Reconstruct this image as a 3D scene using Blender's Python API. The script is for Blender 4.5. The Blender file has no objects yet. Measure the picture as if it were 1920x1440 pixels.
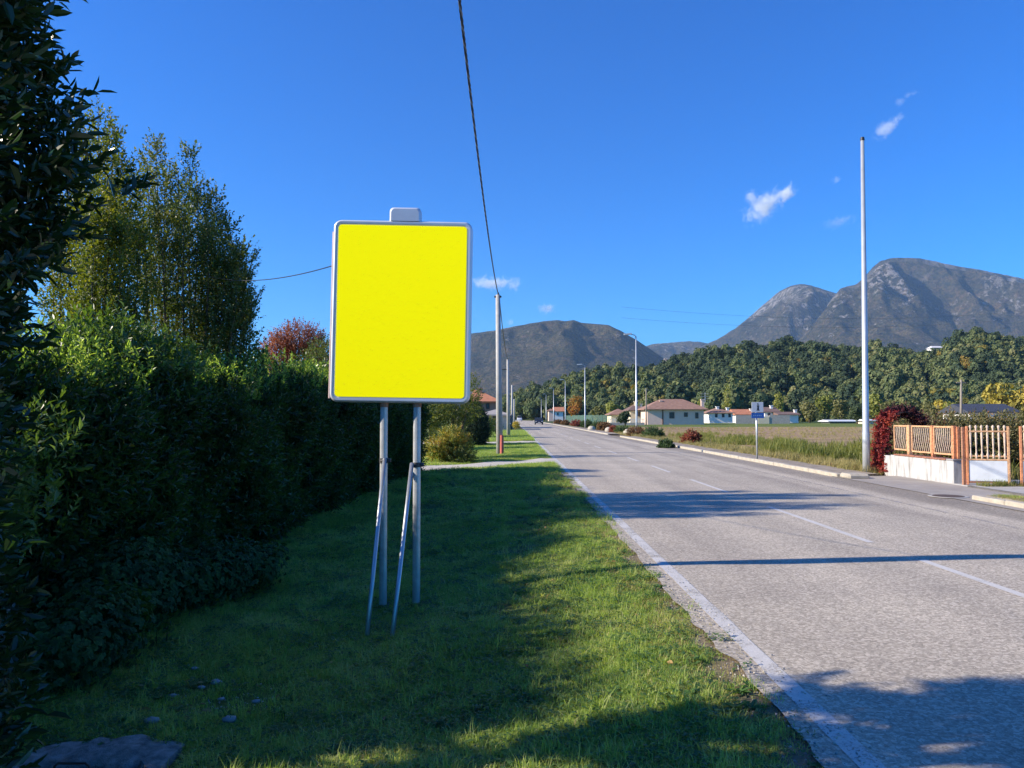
import bpy, math, random
import numpy as np
from mathutils import Vector, Matrix, Euler, noise

rnd = random.Random(7)
rng = np.random.default_rng(7)
scene = bpy.context.scene
COL = scene.collection
R = math.radians

# ------------------------------------------------------------------ camera
F = 1443.0 / 1920.0            # focal length in picture widths
CAM_H = 1.6
PITCH = math.atan(62.0 / 1443.0)
cam_d = bpy.data.cameras.new('camera')
cam = bpy.data.objects.new('camera', cam_d)
COL.objects.link(cam)
cam_d.sensor_width = 36.0
cam_d.lens = 36.0 * F
cam_d.clip_start = 0.05
cam_d.clip_end = 40000
cam.location = (0, 0, CAM_H)
cam.rotation_euler = (math.pi / 2 + PITCH, 0, 0)
scene.camera = cam

# ------------------------------------------------------------------ light
SUN_EL = R(26.8)
SUN_DIR = Vector((1.0, 0.128, -math.tan(SUN_EL) * math.hypot(1, .128))).normalized()   # the way the light travels
w = bpy.data.worlds.new('World')
scene.world = w
w.use_nodes = True
nt = w.node_tree
nt.nodes.clear()
sky = nt.nodes.new('ShaderNodeTexSky')
sky.sky_type = 'NISHITA'
sky.sun_disc = False
sky.sun_elevation = SUN_EL
sky.sun_rotation = math.atan2(-SUN_DIR.x, -SUN_DIR.y)
sky.altitude = 300
sky.air_density = 1.0
sky.dust_density = 0.15
sky.ozone_density = 2.6
hs = nt.nodes.new('ShaderNodeHueSaturation')
hs.inputs['Saturation'].default_value = 1.28
bg = nt.nodes.new('ShaderNodeBackground')
bg.inputs['Strength'].default_value = 0.102
wo = nt.nodes.new('ShaderNodeOutputWorld')
nt.links.new(sky.outputs[0], hs.inputs['Color'])
tint = nt.nodes.new('ShaderNodeMix'); tint.data_type = 'RGBA'; tint.blend_type = 'MULTIPLY'
tint.inputs[0].default_value = 1.0
tint.inputs[7].default_value = (0.08, 0.60, 1.12, 1)
nt.links.new(hs.outputs[0], tint.inputs[6])
nt.links.new(tint.outputs[2], bg.inputs['Color'])
nt.links.new(bg.outputs[0], wo.inputs['Surface'])

sl = bpy.data.lights.new('sun', 'SUN')
sl.energy = 5.0
sl.angle = R(0.53)
sl.color = (1.0, 0.89, 0.74)
so = bpy.data.objects.new('sun', sl)
COL.objects.link(so)
so.rotation_euler = SUN_DIR.to_track_quat('-Z', 'Y').to_euler()
so.location = (-20, -3, 20)

scene.view_settings.view_transform = 'Standard'
scene.view_settings.look = 'None'
scene.view_settings.gamma = 1.0
scene.view_settings.use_curve_mapping = False
scene.view_settings.exposure = 0.95
scene.render.engine = 'CYCLES'
scene.cycles.max_bounces = 6
scene.cycles.transparent_max_bounces = 12
scene.cycles.volume_bounces = 1
scene.cycles.use_denoising = True

# ------------------------------------------------------------------ picking real positions
CP, SP = math.cos(PITCH), math.sin(PITCH)
def ray(px, py):
    u = (px - 960.0) / 1443.0; v = (720.0 - py) / 1443.0
    return Vector((u, CP - v * SP, SP + v * CP))
def at(px, py, Y):                       # the point seen there at depth Y
    d = ray(px, py); k = Y / d.y
    return Vector((d.x * k, Y, CAM_H + d.z * k))
def gnd(px, py, z=0.0):                  # the point seen there on level z
    d = ray(px, py); k = (z - CAM_H) / d.z
    return Vector((d.x * k, d.y * k, z))

def sstep(a, b, x):
    t = np.clip((np.asarray(x, float) - a) / (b - a), 0, 1)
    return t * t * (3 - 2 * t)

# ------------------------------------------------------------------ materials
def mat(name):
    m = bpy.data.materials.new(name)
    m.use_nodes = True
    n = m.node_tree
    n.nodes.clear()
    o = n.nodes.new('ShaderNodeOutputMaterial')
    p = n.nodes.new('ShaderNodeBsdfPrincipled')
    n.links.new(p.outputs[0], o.inputs['Surface'])
    return m, n, p, o
def N(n, t, **kw):
    x = n.nodes.new(t)
    for k, v in kw.items():
        if k in x.inputs: x.inputs[k].default_value = v
        else: setattr(x, k, v)
    return x
def noise_tex(n, scale, detail=4, rough=.55, vec=None, dim='3D', dist=0):
    x = N(n, 'ShaderNodeTexNoise')
    x.inputs['Scale'].default_value = scale
    x.inputs['Detail'].default_value = detail
    x.inputs['Roughness'].default_value = rough
    x.inputs['Distortion'].default_value = dist
    if vec is not None: n.links.new(vec, x.inputs['Vector'])
    return x
def ramp(n, fac, stops):
    r = N(n, 'ShaderNodeValToRGB')
    el = r.color_ramp.elements
    while len(el) > 1: el.remove(el[-1])
    el[0].position = stops[0][0]; el[0].color = (*stops[0][1], 1)
    for p_, c in stops[1:]:
        e = el.new(p_); e.color = (*c, 1)
    n.links.new(fac, r.inputs[0])
    return r
def mix(n, fac, a, b, mode='MIX'):
    x = N(n, 'ShaderNodeMix', data_type='RGBA', blend_type=mode)
    def put(s, v):
        if isinstance(v, bpy.types.NodeSocket): n.links.new(v, s)
        elif isinstance(v, (int, float)): s.default_value = v
        else: s.default_value = (*v, 1) if len(v) == 3 else v
    put(x.inputs[0], fac); put(x.inputs[6], a); put(x.inputs[7], b)
    return x.outputs[2]
def math_n(n, op, a, b=None, c=None, clamp=False):
    x = N(n, 'ShaderNodeMath', operation=op, use_clamp=clamp)
    for i, v in enumerate((a, b, c)):
        if v is None: continue
        if isinstance(v, bpy.types.NodeSocket): n.links.new(v, x.inputs[i])
        else: x.inputs[i].default_value = v
    return x.outputs[0]
def maprange(n, v, a, b, c=0.0, d=1.0):
    x = N(n, 'ShaderNodeMapRange', interpolation_type='SMOOTHSTEP')
    n.links.new(v, x.inputs['Value'])
    x.inputs['From Min'].default_value = a; x.inputs['From Max'].default_value = b
    x.inputs['To Min'].default_value = c; x.inputs['To Max'].default_value = d
    return x.outputs['Result']
def bump(n, p, h, strength=.3, dist=.02):
    b = N(n, 'ShaderNodeBump')
    b.inputs['Strength'].default_value = strength
    b.inputs['Distance'].default_value = dist
    n.links.new(h, b.inputs['Height'])
    n.links.new(b.outputs[0], p.inputs['Normal'])
def objpos(n):
    return N(n, 'ShaderNodeNewGeometry').outputs['Position']

def simple(name, col, rough=.7, metal=0.0, var=.12, scale=6.0, bumps=.0, spec=.5):
    m, n, p, o = mat(name)
    tc = N(n, 'ShaderNodeTexCoord')
    t = noise_tex(n, scale, 5, .6, tc.outputs['Object'])
    a = tuple(max(0, c * (1 - var)) for c in col); b = tuple(min(1, c * (1 + var)) for c in col)
    r = ramp(n, t.outputs[0], [(.3, a), (.7, b)])
    n.links.new(r.outputs[0], p.inputs['Base Color'])
    p.inputs['Roughness'].default_value = rough
    p.inputs['Metallic'].default_value = metal
    p.inputs['Specular IOR Level'].default_value = spec
    if bumps:
        t2 = noise_tex(n, scale * 8, 4, .6, tc.outputs['Object'])
        bump(n, p, t2.outputs[0], bumps, .01)
    return m

def leaf_mat(name, cols, trans=.35, rough=.45, tcol=None, spec=.4, patch=1.0):
    """cols: stops of the colour ramp; each leaf card and each clump gets its own tone."""
    m, n, p, o = mat(name)
    oi = N(n, 'ShaderNodeObjectInfo')
    g = N(n, 'ShaderNodeNewGeometry')
    t = noise_tex(n, patch, 2, .5, g.outputs['Position'])
    s = math_n(n, 'MULTIPLY', oi.outputs['Random'], .35)
    s2 = math_n(n, 'MULTIPLY', g.outputs['Random Per Island'], .40)
    s3 = math_n(n, 'MULTIPLY_ADD', t.outputs[0], .9, -.32)
    f = math_n(n, 'ADD', math_n(n, 'ADD', s, s2), s3, clamp=True)
    k = len(cols)
    r = ramp(n, f, [(.08 + .84 * i / max(1, k - 1), c) for i, c in enumerate(cols)])
    n.links.new(r.outputs[0], p.inputs['Base Color'])
    p.inputs['Roughness'].default_value = rough
    p.inputs['Specular IOR Level'].default_value = spec
    tr = N(n, 'ShaderNodeBsdfTranslucent')
    if tcol is None: tcol = (1.6, 1.7, .6)
    tc = mix(n, 1.0, r.outputs[0], tcol, 'MULTIPLY')
    n.links.new(tc, tr.inputs['Color'])
    ms = N(n, 'ShaderNodeMixShader')
    ms.inputs[0].default_value = trans
    n.links.new(p.outputs[0], ms.inputs[1]); n.links.new(tr.outputs[0], ms.inputs[2])
    n.links.new(ms.outputs[0], o.inputs['Surface'])
    return m

# ------------------------------------------------------------------ mesh helpers
ORIG = {}
class MB:
    def __init__(s): s.v = []; s.f = []; s.n = 0
    def add(s, v, f):
        v = np.asarray(v, float).reshape(-1, 3)
        s.v.append(v); s.f += [tuple(int(i) + s.n for i in q) for q in f]; s.n += len(v)
        return s
    def box(s, lo, hi, bev=0.0):
        x0, y0, z0 = lo; x1, y1, z1 = hi
        if bev <= 0:
            v = [(x0,y0,z0),(x1,y0,z0),(x1,y1,z0),(x0,y1,z0),(x0,y0,z1),(x1,y0,z1),(x1,y1,z1),(x0,y1,z1)]
            return s.add(v, [(3,2,1,0),(4,5,6,7),(0,1,5,4),(1,2,6,5),(2,3,7,6),(3,0,4,7)])
        b = min(bev, (x1-x0)/2.1, (y1-y0)/2.1, (z1-z0)/2.1)
        rings = []
        for z, i in ((z0, b), (z0+b, 0), (z1-b, 0), (z1, b)):
            rings.append([(x0+i+ (0 if i else b), y0+i, z), (x1-i-(0 if i else b), y0+i, z), (x1-i, y0+i+(0 if i else b), z), (x1-i, y1-i-(0 if i else b), z),
                          (x1-i-(0 if i else b), y1-i, z), (x0+i+(0 if i else b), y1-i, z), (x0+i, y1-i-(0 if i else b), z), (x0+i, y0+i+(0 if i else b), z)])
        v = [p for r_ in rings for p in r_]; f = [tuple(range(7, -1, -1)), tuple(range(24, 32))]
        for k in range(3):
            for j in range(8):
                f.append((k*8+j, k*8+(j+1) % 8, k*8+8+(j+1) % 8, k*8+8+j))
        return s.add(v, f)
    def obox(s, c, ax, ay, az):          # centre and three half axes
        c, ax, ay, az = (np.array(q, float) for q in (c, ax, ay, az))
        v = [c + i*ax + j*ay + k*az for k in (-1, 1) for i, j in ((-1,-1),(1,-1),(1,1),(-1,1))]
        return s.add(v, [(3,2,1,0),(4,5,6,7),(0,1,5,4),(1,2,6,5),(2,3,7,6),(3,0,4,7)])
    def tube(s, pts, rad, sides=10, caps=True):
        pts = [Vector(p) for p in pts]
        if not hasattr(rad, '__len__'): rad = [rad] * len(pts)
        v = []; f = []
        t0 = (pts[1] - pts[0]).normalized()
        up = Vector((0, 0, 1)) if abs(t0.z) < .9 else Vector((0, 1, 0))
        a = t0.cross(up).normalized()
        for i, p in enumerate(pts):
            t = (pts[min(i+1, len(pts)-1)] - pts[max(i-1, 0)]).normalized()
            a = (a - t * a.dot(t)).normalized(); b = t.cross(a)
            for k in range(sides):
                an = 2 * math.pi * k / sides
                v.append(p + (a * math.cos(an) + b * math.sin(an)) * rad[i])
        for i in range(len(pts) - 1):
            for k in range(sides):
                f.append((i*sides+k, i*sides+(k+1) % sides, (i+1)*sides+(k+1) % sides, (i+1)*sides+k))
        if caps:
            f.append(tuple(range(sides-1, -1, -1))); f.append(tuple((len(pts)-1)*sides + k for k in range(sides)))
        return s.add([tuple(q) for q in v], f)
    def lathe(s, c, prof, sides=16):
        v = []; f = []
        for r_, z in prof:
            for k in range(sides):
                an = 2 * math.pi * k / sides
                v.append((c[0] + r_*math.cos(an), c[1] + r_*math.sin(an), c[2] + z))
        for i in range(len(prof) - 1):
            for k in range(sides):
                f.append((i*sides+k, i*sides+(k+1) % sides, (i+1)*sides+(k+1) % sides, (i+1)*sides+k))
        f.append(tuple(range(sides-1, -1, -1))); f.append(tuple((len(prof)-1)*sides + k for k in range(sides)))
        return s.add(v, f)
    def build(s, name, m, parent=None, base=None, smooth=False, auto=None):
        v = np.concatenate(s.v) if s.v else np.zeros((0, 3))
        if parent is not None: o3 = np.array(ORIG[parent.name])
        elif base is not None: o3 = np.array(base, float)
        else: o3 = np.zeros(3)
        me = bpy.data.meshes.new(name)
        me.from_pydata((v - o3).tolist(), [], s.f)
        me.materials.append(m)
        if smooth or auto:
            me.polygons.foreach_set('use_smooth', np.ones(len(me.polygons), bool))
            if auto: me.set_sharp_from_angle(angle=R(auto))
        me.update()
        ob = bpy.data.objects.new(name, me)
        COL.objects.link(ob)
        if parent is not None: ob.parent = parent
        else: ob.location = o3
        ORIG[ob.name] = tuple(o3)
        return ob

def quads_mesh(name, v, m, f=None, smooth=False):
    """fast mesh out of numpy arrays; v (n,k,3) faces of k corners"""
    me = bpy.data.meshes.new(name)
    n, k = v.shape[:2]
    me.vertices.add(n * k); me.vertices.foreach_set('co', v.reshape(-1).astype(np.float32))
    me.loops.add(n * k); me.loops.foreach_set('vertex_index', np.arange(n * k, dtype=np.int32))
    me.polygons.add(n)
    me.polygons.foreach_set('loop_start', np.arange(0, n * k, k, dtype=np.int32))
    me.polygons.foreach_set('loop_total', np.full(n, k, dtype=np.int32))
    me.update(calc_edges=True)
    me.materials.append(m)
    return me

def grid_mesh(name, Vx, m, smooth=True):
    """Vx (r,c,3)"""
    r_, c_ = Vx.shape[:2]
    me = bpy.data.meshes.new(name)
    idx = np.arange(r_ * c_).reshape(r_, c_)
    q = np.stack([idx[:-1, :-1], idx[:-1, 1:], idx[1:, 1:], idx[1:, :-1]], -1).reshape(-1, 4)
    me.vertices.add(r_ * c_); me.vertices.foreach_set('co', Vx.reshape(-1).astype(np.float32))
    me.loops.add(len(q) * 4); me.loops.foreach_set('vertex_index', q.reshape(-1).astype(np.int32))
    me.polygons.add(len(q))
    me.polygons.foreach_set('loop_start', np.arange(0, len(q) * 4, 4, dtype=np.int32))
    me.polygons.foreach_set('loop_total', np.full(len(q), 4, dtype=np.int32))
    me.polygons.foreach_set('use_smooth', np.full(len(q), smooth))
    me.update(calc_edges=True)
    me.materials.append(m)
    return me

def link(name, me, parent=None, loc=(0, 0, 0), kind=None):
    o = bpy.data.objects.new(name, me); COL.objects.link(o)
    o.location = loc
    if parent is not None: o.parent = parent
    if kind: o['kind'] = kind
    return o
def tag(o, label=None, cat=None, group=None, kind=None):
    if label: o['label'] = label
    if cat: o['category'] = cat
    if group: o['group'] = group
    if kind: o['kind'] = kind
    return o
def thing(name, label, cat, loc, group=None):
    o = bpy.data.objects.new(name, None); COL.objects.link(o)
    o.location = loc; o.empty_display_size = .3
    tag(o, label, cat, group)
    ORIG[o.name] = tuple(loc)
    return o
def copy_tree(o, parent=None):
    c = o.copy(); COL.objects.link(c)
    if parent is not None: c.parent = parent; c.matrix_parent_inverse = o.matrix_parent_inverse.copy()
    for ch in [x for x in bpy.data.objects if x.parent == o]:
        copy_tree(ch, c)
    return c

# ------------------------------------------------------------------ scattering (stuff and foliage)
def proto_collection(name, objs):
    c = bpy.data.collections.new(name)
    for o in objs: c.objects.link(o)
    return c
def proto(name, me):
    return bpy.data.objects.new(name, me)
def scatter(name, pts, rot, scl, coll, idx=None, parent=None, loc=(0, 0, 0), kind='stuff'):
    pts = np.asarray(pts, np.float32) - np.asarray(loc, np.float32)
    n = len(pts)
    me = bpy.data.meshes.new(name)
    me.vertices.add(n); me.vertices.foreach_set('co', pts.reshape(-1))
    a = me.attributes.new('rot', 'FLOAT_VECTOR', 'POINT'); a.data.foreach_set('vector', np.asarray(rot, np.float32).reshape(-1))
    scl = np.asarray(scl, np.float32)
    if scl.ndim == 1: scl = np.repeat(scl[:, None], 3, 1)
    a = me.attributes.new('scl', 'FLOAT_VECTOR', 'POINT'); a.data.foreach_set('vector', scl.reshape(-1))
    k = len(coll.objects)
    if idx is None: idx = rng.integers(0, k, n)
    a = me.attributes.new('idx', 'INT', 'POINT'); a.data.foreach_set('value', np.asarray(idx, np.int32))
    o = link(name, me, parent, loc if parent is None else (0, 0, 0), kind)
    g = bpy.data.node_groups.new(name + '_nodes', 'GeometryNodeTree')
    g.interface.new_socket('Geometry', in_out='INPUT', socket_type='NodeSocketGeometry')
    g.interface.new_socket('Geometry', in_out='OUTPUT', socket_type='NodeSocketGeometry')
    gi = g.nodes.new('NodeGroupInput'); go = g.nodes.new('NodeGroupOutput')
    ip = g.nodes.new('GeometryNodeInstanceOnPoints')
    ci = g.nodes.new('GeometryNodeCollectionInfo')
    ci.inputs['Collection'].default_value = coll
    ci.inputs['Separate Children'].default_value = True
    ci.inputs['Reset Children'].default_value = True
    def attr(nm, t):
        x = g.nodes.new('GeometryNodeInputNamedAttribute'); x.data_type = t
        x.inputs['Name'].default_value = nm
        return [s for s in x.outputs if s.enabled and s.name == 'Attribute'][0]
    L = g.links.new
    L(gi.outputs[0], ip.inputs['Points']); L(ci.outputs[0], ip.inputs['Instance'])
    ip.inputs['Pick Instance'].default_value = True
    L(attr('idx', 'INT'), ip.inputs['Instance Index'])
    L(attr('rot', 'FLOAT_VECTOR'), ip.inputs['Rotation'])
    L(attr('scl', 'FLOAT_VECTOR'), ip.inputs['Scale'])
    L(ip.outputs[0], go.inputs[0])
    md = o.modifiers.new('scatter', 'NODES'); md.node_group = g
    return o

def rots_from_dirs(d, twist=None):
    """Euler XYZ that turns +Z onto d, after a twist about Z"""
    d = d / np.maximum(1e-6, np.linalg.norm(d, axis=1, keepdims=True))
    n = len(d)
    ay = np.arccos(np.clip(d[:, 2], -1, 1)); az = np.arctan2(d[:, 1], d[:, 0])
    tw = rng.uniform(0, 6.283, n) if twist is None else twist
    # R = Rz(az) Ry(ay) Rz(tw)
    ca, sa, cb, sb, cc, sc = np.cos(az), np.sin(az), np.cos(ay), np.sin(ay), np.cos(tw), np.sin(tw)
    r00 = ca*cb*cc - sa*sc; r10 = sa*cb*cc + ca*sc; r20 = -sb*cc
    r21 = sb*sc; r22 = cb
    ey = np.arcsin(np.clip(-r20, -1, 1)); ex = np.arctan2(r21, r22); ez = np.arctan2(r10, r00)
    return np.stack([ex, ey, ez], 1)

def leaf_v(L, W, fold=.25, droop=.15, shape='oval'):
    """one leaf as 2 quads folded on the midrib, base at the origin, tip along +Y, normal +Z"""
    z = -droop * L
    if shape == 'oval':
        mid = [(0, 0, 0), (0, .5*L, .0), (0, L, z)]
        a = [(0,0,0), (W/2, .3*L, fold*W/2), (W*.42, .68*L, fold*W/2 + z*.4), (0, L, z)]
        b = [(0,0,0), (0, L, z), (-W*.42, .68*L, fold*W/2 + z*.4), (-W/2, .3*L, fold*W/2)]
        return np.array([a, b])
    a = [(0,0,0), (W/2, .45*L, fold*W/2), (0, L, z), (0, .5*L, 0)]
    b = [(0,0,0), (0, .5*L, 0), (0, L, z), (-W/2, .45*L, fold*W/2)]
    return np.array([a, b])

def rotm(ex, ey, ez):
    return np.array(Euler((ex, ey, ez)).to_matrix())

def sprig_mesh(name, m, nleaf, length, L, W, spread=60, stem=None, seed=0, shape='oval', up=0.0):
    """a shoot along +Z carrying leaves all round"""
    r_ = random.Random(seed); out = []
    for i in range(nleaf):
        t = (i + .5) / nleaf
        an = i * 2.4 + r_.uniform(-.4, .4)
        tilt = R(spread) * (1.05 - .6 * t) + r_.uniform(-.25, .25)
        lv = leaf_v(L * r_.uniform(.7, 1.15), W * r_.uniform(.8, 1.1), r_.uniform(.1, .5), r_.uniform(0, .3), shape)
        # leaf +Y -> tilt off the Z axis
        M = rotm(0, 0, an) @ rotm(math.pi/2 - tilt, 0, 0) @ rotm(0, r_.uniform(-.5, .5), 0)
        out.append(lv @ M.T + np.array([0, 0, length * t]))
    return quads_mesh(name, np.concatenate(out), m)

def ellipsoid_pts(n, c, r3, fill=.35, r_=rng):
    d = r_.normal(size=(n, 3)); d /= np.linalg.norm(d, axis=1, keepdims=True)
    k = r_.uniform(fill, 1, n) ** .6
    return np.array(c) + d * k[:, None] * np.array(r3), d

def card_cloud(name, m, blobs, n, size, seed=0, fill=.4, flat=.5, aspect=.6, up=.2, jit=.6):
    """merged crown: n small leafy quads through a set of ellipsoids (cx,cy,cz,rx,ry,rz)"""
    r_ = np.random.default_rng(seed)
    blobs = np.asarray(blobs, float)
    vol = (blobs[:, 3] * blobs[:, 4] * blobs[:, 5]) ** .67
    b = r_.choice(len(blobs), n, p=vol / vol.sum())
    d = r_.normal(size=(n, 3)); d /= np.linalg.norm(d, axis=1, keepdims=True)
    k = r_.uniform(fill, 1, n) ** .5
    c = blobs[b, :3] + d * k[:, None] * blobs[b, 3:]
    nrm = d + r_.normal(size=(n, 3)) * jit + np.array([0, 0, up]); nrm /= np.linalg.norm(nrm, axis=1, keepdims=True)
    t = np.cross(nrm, r_.normal(size=(n, 3))); t /= np.linalg.norm(t, axis=1, keepdims=True)
    bt = np.cross(nrm, t)
    s = size * r_.uniform(.5, 1.3, n)[:, None]
    q = np.stack([c - t*s, c - bt*s*aspect + nrm*s*.15, c + t*s, c + bt*s*aspect + nrm*s*.15], 1)
    return quads_mesh(name, q, m)

# ================================================================== GROUND
def drop(X, Y):
    """how far the verge left of the road lies below it"""
    X = np.asarray(X, float); Y = np.asarray(Y, float)
    d = np.interp(X, [-60, -8, -3, -1.2, -.2, .7, 1.25, 1.5], [-.35, -.42, -.42, -.36, -.24, -.11, -.03, -.02])
    k = 1 - .82 * sstep(9, 24, Y)
    bumps = np.zeros_like(d)
    return d * k
def right_h(X, Y):
    return np.interp(X, [8.6, 10.6, 12.5, 60, 400], [.0, .0, -.18, -.1, 0.0])
def ground_h(X, Y):
    X = np.asarray(X, float); Y = np.asarray(Y, float)
    l = drop(X, Y) + .025 * np.sin(X * 2.3 + Y * .9) * np.sin(Y * 1.7 - X) * (X < 1.1)
    r_ = right_h(X, Y)
    return np.where(X < 5, l, r_) - np.where((X > 1.7) & (X < 10.5), .06, 0)

xs = np.concatenate([-np.geomspace(9000, 12, 26), np.arange(-11, -4, .6), np.arange(-4, 1.9, .18), np.array([2.6, 5, 8, 9.5, 10.4, 10.6, 11, 12, 13.5]), np.geomspace(16, 9000, 30)])
ys = np.concatenate([-np.geomspace(900, 6, 12), np.arange(-4, 30, .3), np.arange(31, 80, 3), np.geomspace(84, 14000, 40)])
GX, GY = np.meshgrid(xs, ys)
GZ = ground_h(GX, GY)
m, n, p, o = mat('ground_soil_and_grass')
pos = objpos(n)
sep = N(n, 'ShaderNodeSeparateXYZ'); n.links.new(pos, sep.inputs[0])
X_, Y_ = sep.outputs[0], sep.outputs[1]
t1 = noise_tex(n, .9, 6, .6, pos); t2 = noise_tex(n, 14, 5, .7, pos); t3 = noise_tex(n, .06, 5, .6, pos); t4 = noise_tex(n, 60, 3, .7, pos)
verge = ramp(n, t1.outputs[0], [(.3, (.07, .11, .028)), (.5, (.12, .165, .04)), (.62, (.17, .18, .065)), (.72, (.24, .185, .10))])
verge = mix(n, .6, verge.outputs[0], ramp(n, t2.outputs[0], [(.3, (.3, .3, .3)), (.7, (1.25, 1.25, 1.1))]).outputs[0], 'MULTIPLY')
dirt = ramp(n, t2.outputs[0], [(.3, (.13, .10, .065)), (.7, (.30, .24, .17))])
field = ramp(n, t3.outputs[0], [(.3, (.28, .19, .12)), (.5, (.35, .245, .16)), (.7, (.27, .21, .11))])
stretch = N(n, 'ShaderNodeMapping'); n.links.new(pos, stretch.inputs['Vector']); stretch.inputs['Scale'].default_value = (.03, .5, 1)
rows = noise_tex(n, 1.0, 5, .65, stretch.outputs[0])
field = mix(n, .75, field.outputs[0], ramp(n, rows.outputs[0], [(.3, (.6, .62, .55)), (.7, (1.3, 1.25, 1.2))]).outputs[0], 'MULTIPLY')
green = ramp(n, t3.outputs[0], [(.3, (.10, .14, .03)), (.7, (.17, .20, .05))])
wob = math_n(n, 'MULTIPLY_ADD', t3.outputs[0], 40, -20)
Yw = math_n(n, 'ADD', Y_, wob)
isgreen = math_n(n, 'MULTIPLY', maprange(n, Yw, 128, 140), maprange(n, X_, 9, 12))
farg = maprange(n, Y_, 200, 230)
wobx = math_n(n, 'MULTIPLY_ADD', t1.outputs[0], .8, -.4)
isfield = maprange(n, X_, 11.5, 14)
c = mix(n, isfield, dirt.outputs[0], field)
c = mix(n, isgreen, c, green.outputs[0])
c = mix(n, farg, c, (.06, .09, .028))
isleft = math_n(n, 'SUBTRACT', 1.0, maprange(n, X_, 1.5, 3.0))
# bare, stony strip right beside the asphalt and worn earth patches
edge = maprange(n, math_n(n, 'ADD', X_, wobx), 1.0, 1.5)
vg = mix(n, edge, verge, dirt.outputs[0])
c = mix(n, isleft, c, vg)
c = mix(n, .35, c, ramp(n, t4.outputs[0], [(.35, (.55, .55, .55)), (.65, (1.3, 1.3, 1.3))]).outputs[0], 'MULTIPLY')
n.links.new(c, p.inputs['Base Color'])
p.inputs['Roughness'].default_value = .95; p.inputs['Specular IOR Level'].default_value = .1
bump(n, p, t2.outputs[0], .5, .05)
M_GROUND = m
ground = link('ground', grid_mesh('ground', np.stack([GX, GY, GZ], -1), m), kind='structure')

# ------------------------------------------------------------------ road
m, n, p, o = mat('worn_asphalt')
pos = objpos(n)
sep = N(n, 'ShaderNodeSeparateXYZ'); n.links.new(pos, sep.inputs[0]); X_, Y_ = sep.outputs[0], sep.outputs[1]
agg = N(n, 'ShaderNodeTexVoronoi', Scale=55.0); n.links.new(pos, agg.inputs['Vector'])
aggc = N(n, 'ShaderNodeSeparateColor'); n.links.new(agg.outputs['Color'], aggc.inputs[0])
fine = noise_tex(n, 120, 4, .75, pos)
mid = noise_tex(n, 24, 5, .7, pos)
big = noise_tex(n, .35, 5, .6, pos)
st = N(n, 'ShaderNodeMapping'); n.links.new(pos, st.inputs['Vector']); st.inputs['Scale'].default_value = (1.6, .035, 1)
streak = noise_tex(n, 1.0, 5, .6, st.outputs[0])
cs = N(n, 'ShaderNodeMapping'); n.links.new(pos, cs.inputs['Vector']); cs.inputs['Scale'].default_value = (.05, .6, 1)
cross = noise_tex(n, 1.0, 3, .5, cs.outputs[0])
stone = ramp(n, aggc.outputs[0], [(.0, (.14, .125, .112)), (.32, (.27, .24, .215)), (.62, (.40, .355, .32)), (1, (.66, .60, .55))])
base = mix(n, .50, stone.outputs[0], ramp(n, fine.outputs[0], [(.30, (.10, .09, .083)), (.5, (.35, .31, .28)), (.72, (.60, .54, .49))]).outputs[0])
base = mix(n, .40, base, ramp(n, mid.outputs[0], [(.3, (.74, .74, .74)), (.7, (1.24, 1.24, 1.24))]).outputs[0], 'MULTIPLY')
base = mix(n, .75, base, ramp(n, streak.outputs[0], [(.35, (.85, .85, .86)), (.65, (1.12, 1.11, 1.1))]).outputs[0], 'MULTIPLY')
base = mix(n, .7, base, ramp(n, big.outputs[0], [(.3, (.84, .84, .85)), (.7, (1.12, 1.12, 1.1))]).outputs[0], 'MULTIPLY')
base = mix(n, .5, base, ramp(n, cross.outputs[0], [(.38, (.90, .90, .91)), (.62, (1.10, 1.1, 1.09))]).outputs[0], 'MULTIPLY')
# darker resurfaced strip and gutter
wobx = math_n(n, 'MULTIPLY_ADD', streak.outputs[0], .5, -.25)
wv = noise_tex(n, .15, 3, .5, pos)
Xw = math_n(n, 'ADD', X_, math_n(n, 'MULTIPLY_ADD', wv.outputs[0], .8, -.4))
def band(a, b, s=.08):
    return math_n(n, 'MULTIPLY', maprange(n, Xw, a - s, a + s), math_n(n, 'SUBTRACT', 1.0, maprange(n, Xw, b - s, b + s)))
g1 = band(6.15, 6.85, .16); g2 = band(7.75, 8.75, .22)
base = mix(n, math_n(n, 'MULTIPLY', g1, maprange(n, big.outputs[0], .42, .6, .1, .9)), base, (.72, .72, .735), 'MULTIPLY')
base = mix(n, g2, base, (.66, .655, .66), 'MULTIPLY')
wt = math_n(n, 'ADD', math_n(n, 'ADD', band(2.05, 2.65, .25), band(3.55, 4.1, .25)), math_n(n, 'ADD', band(5.0, 5.55, .25), band(6.5, 7.0, .2)))
base = mix(n, math_n(n, 'MULTIPLY', wt, .6), base, (.86, .86, .87), 'MULTIPLY')
stn = noise_tex(n, 1.1, 3, .5, pos)
base = mix(n, maprange(n, stn.outputs[0], .66, .74, 0, .35), base, (.55, .54, .54), 'MULTIPLY')
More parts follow.
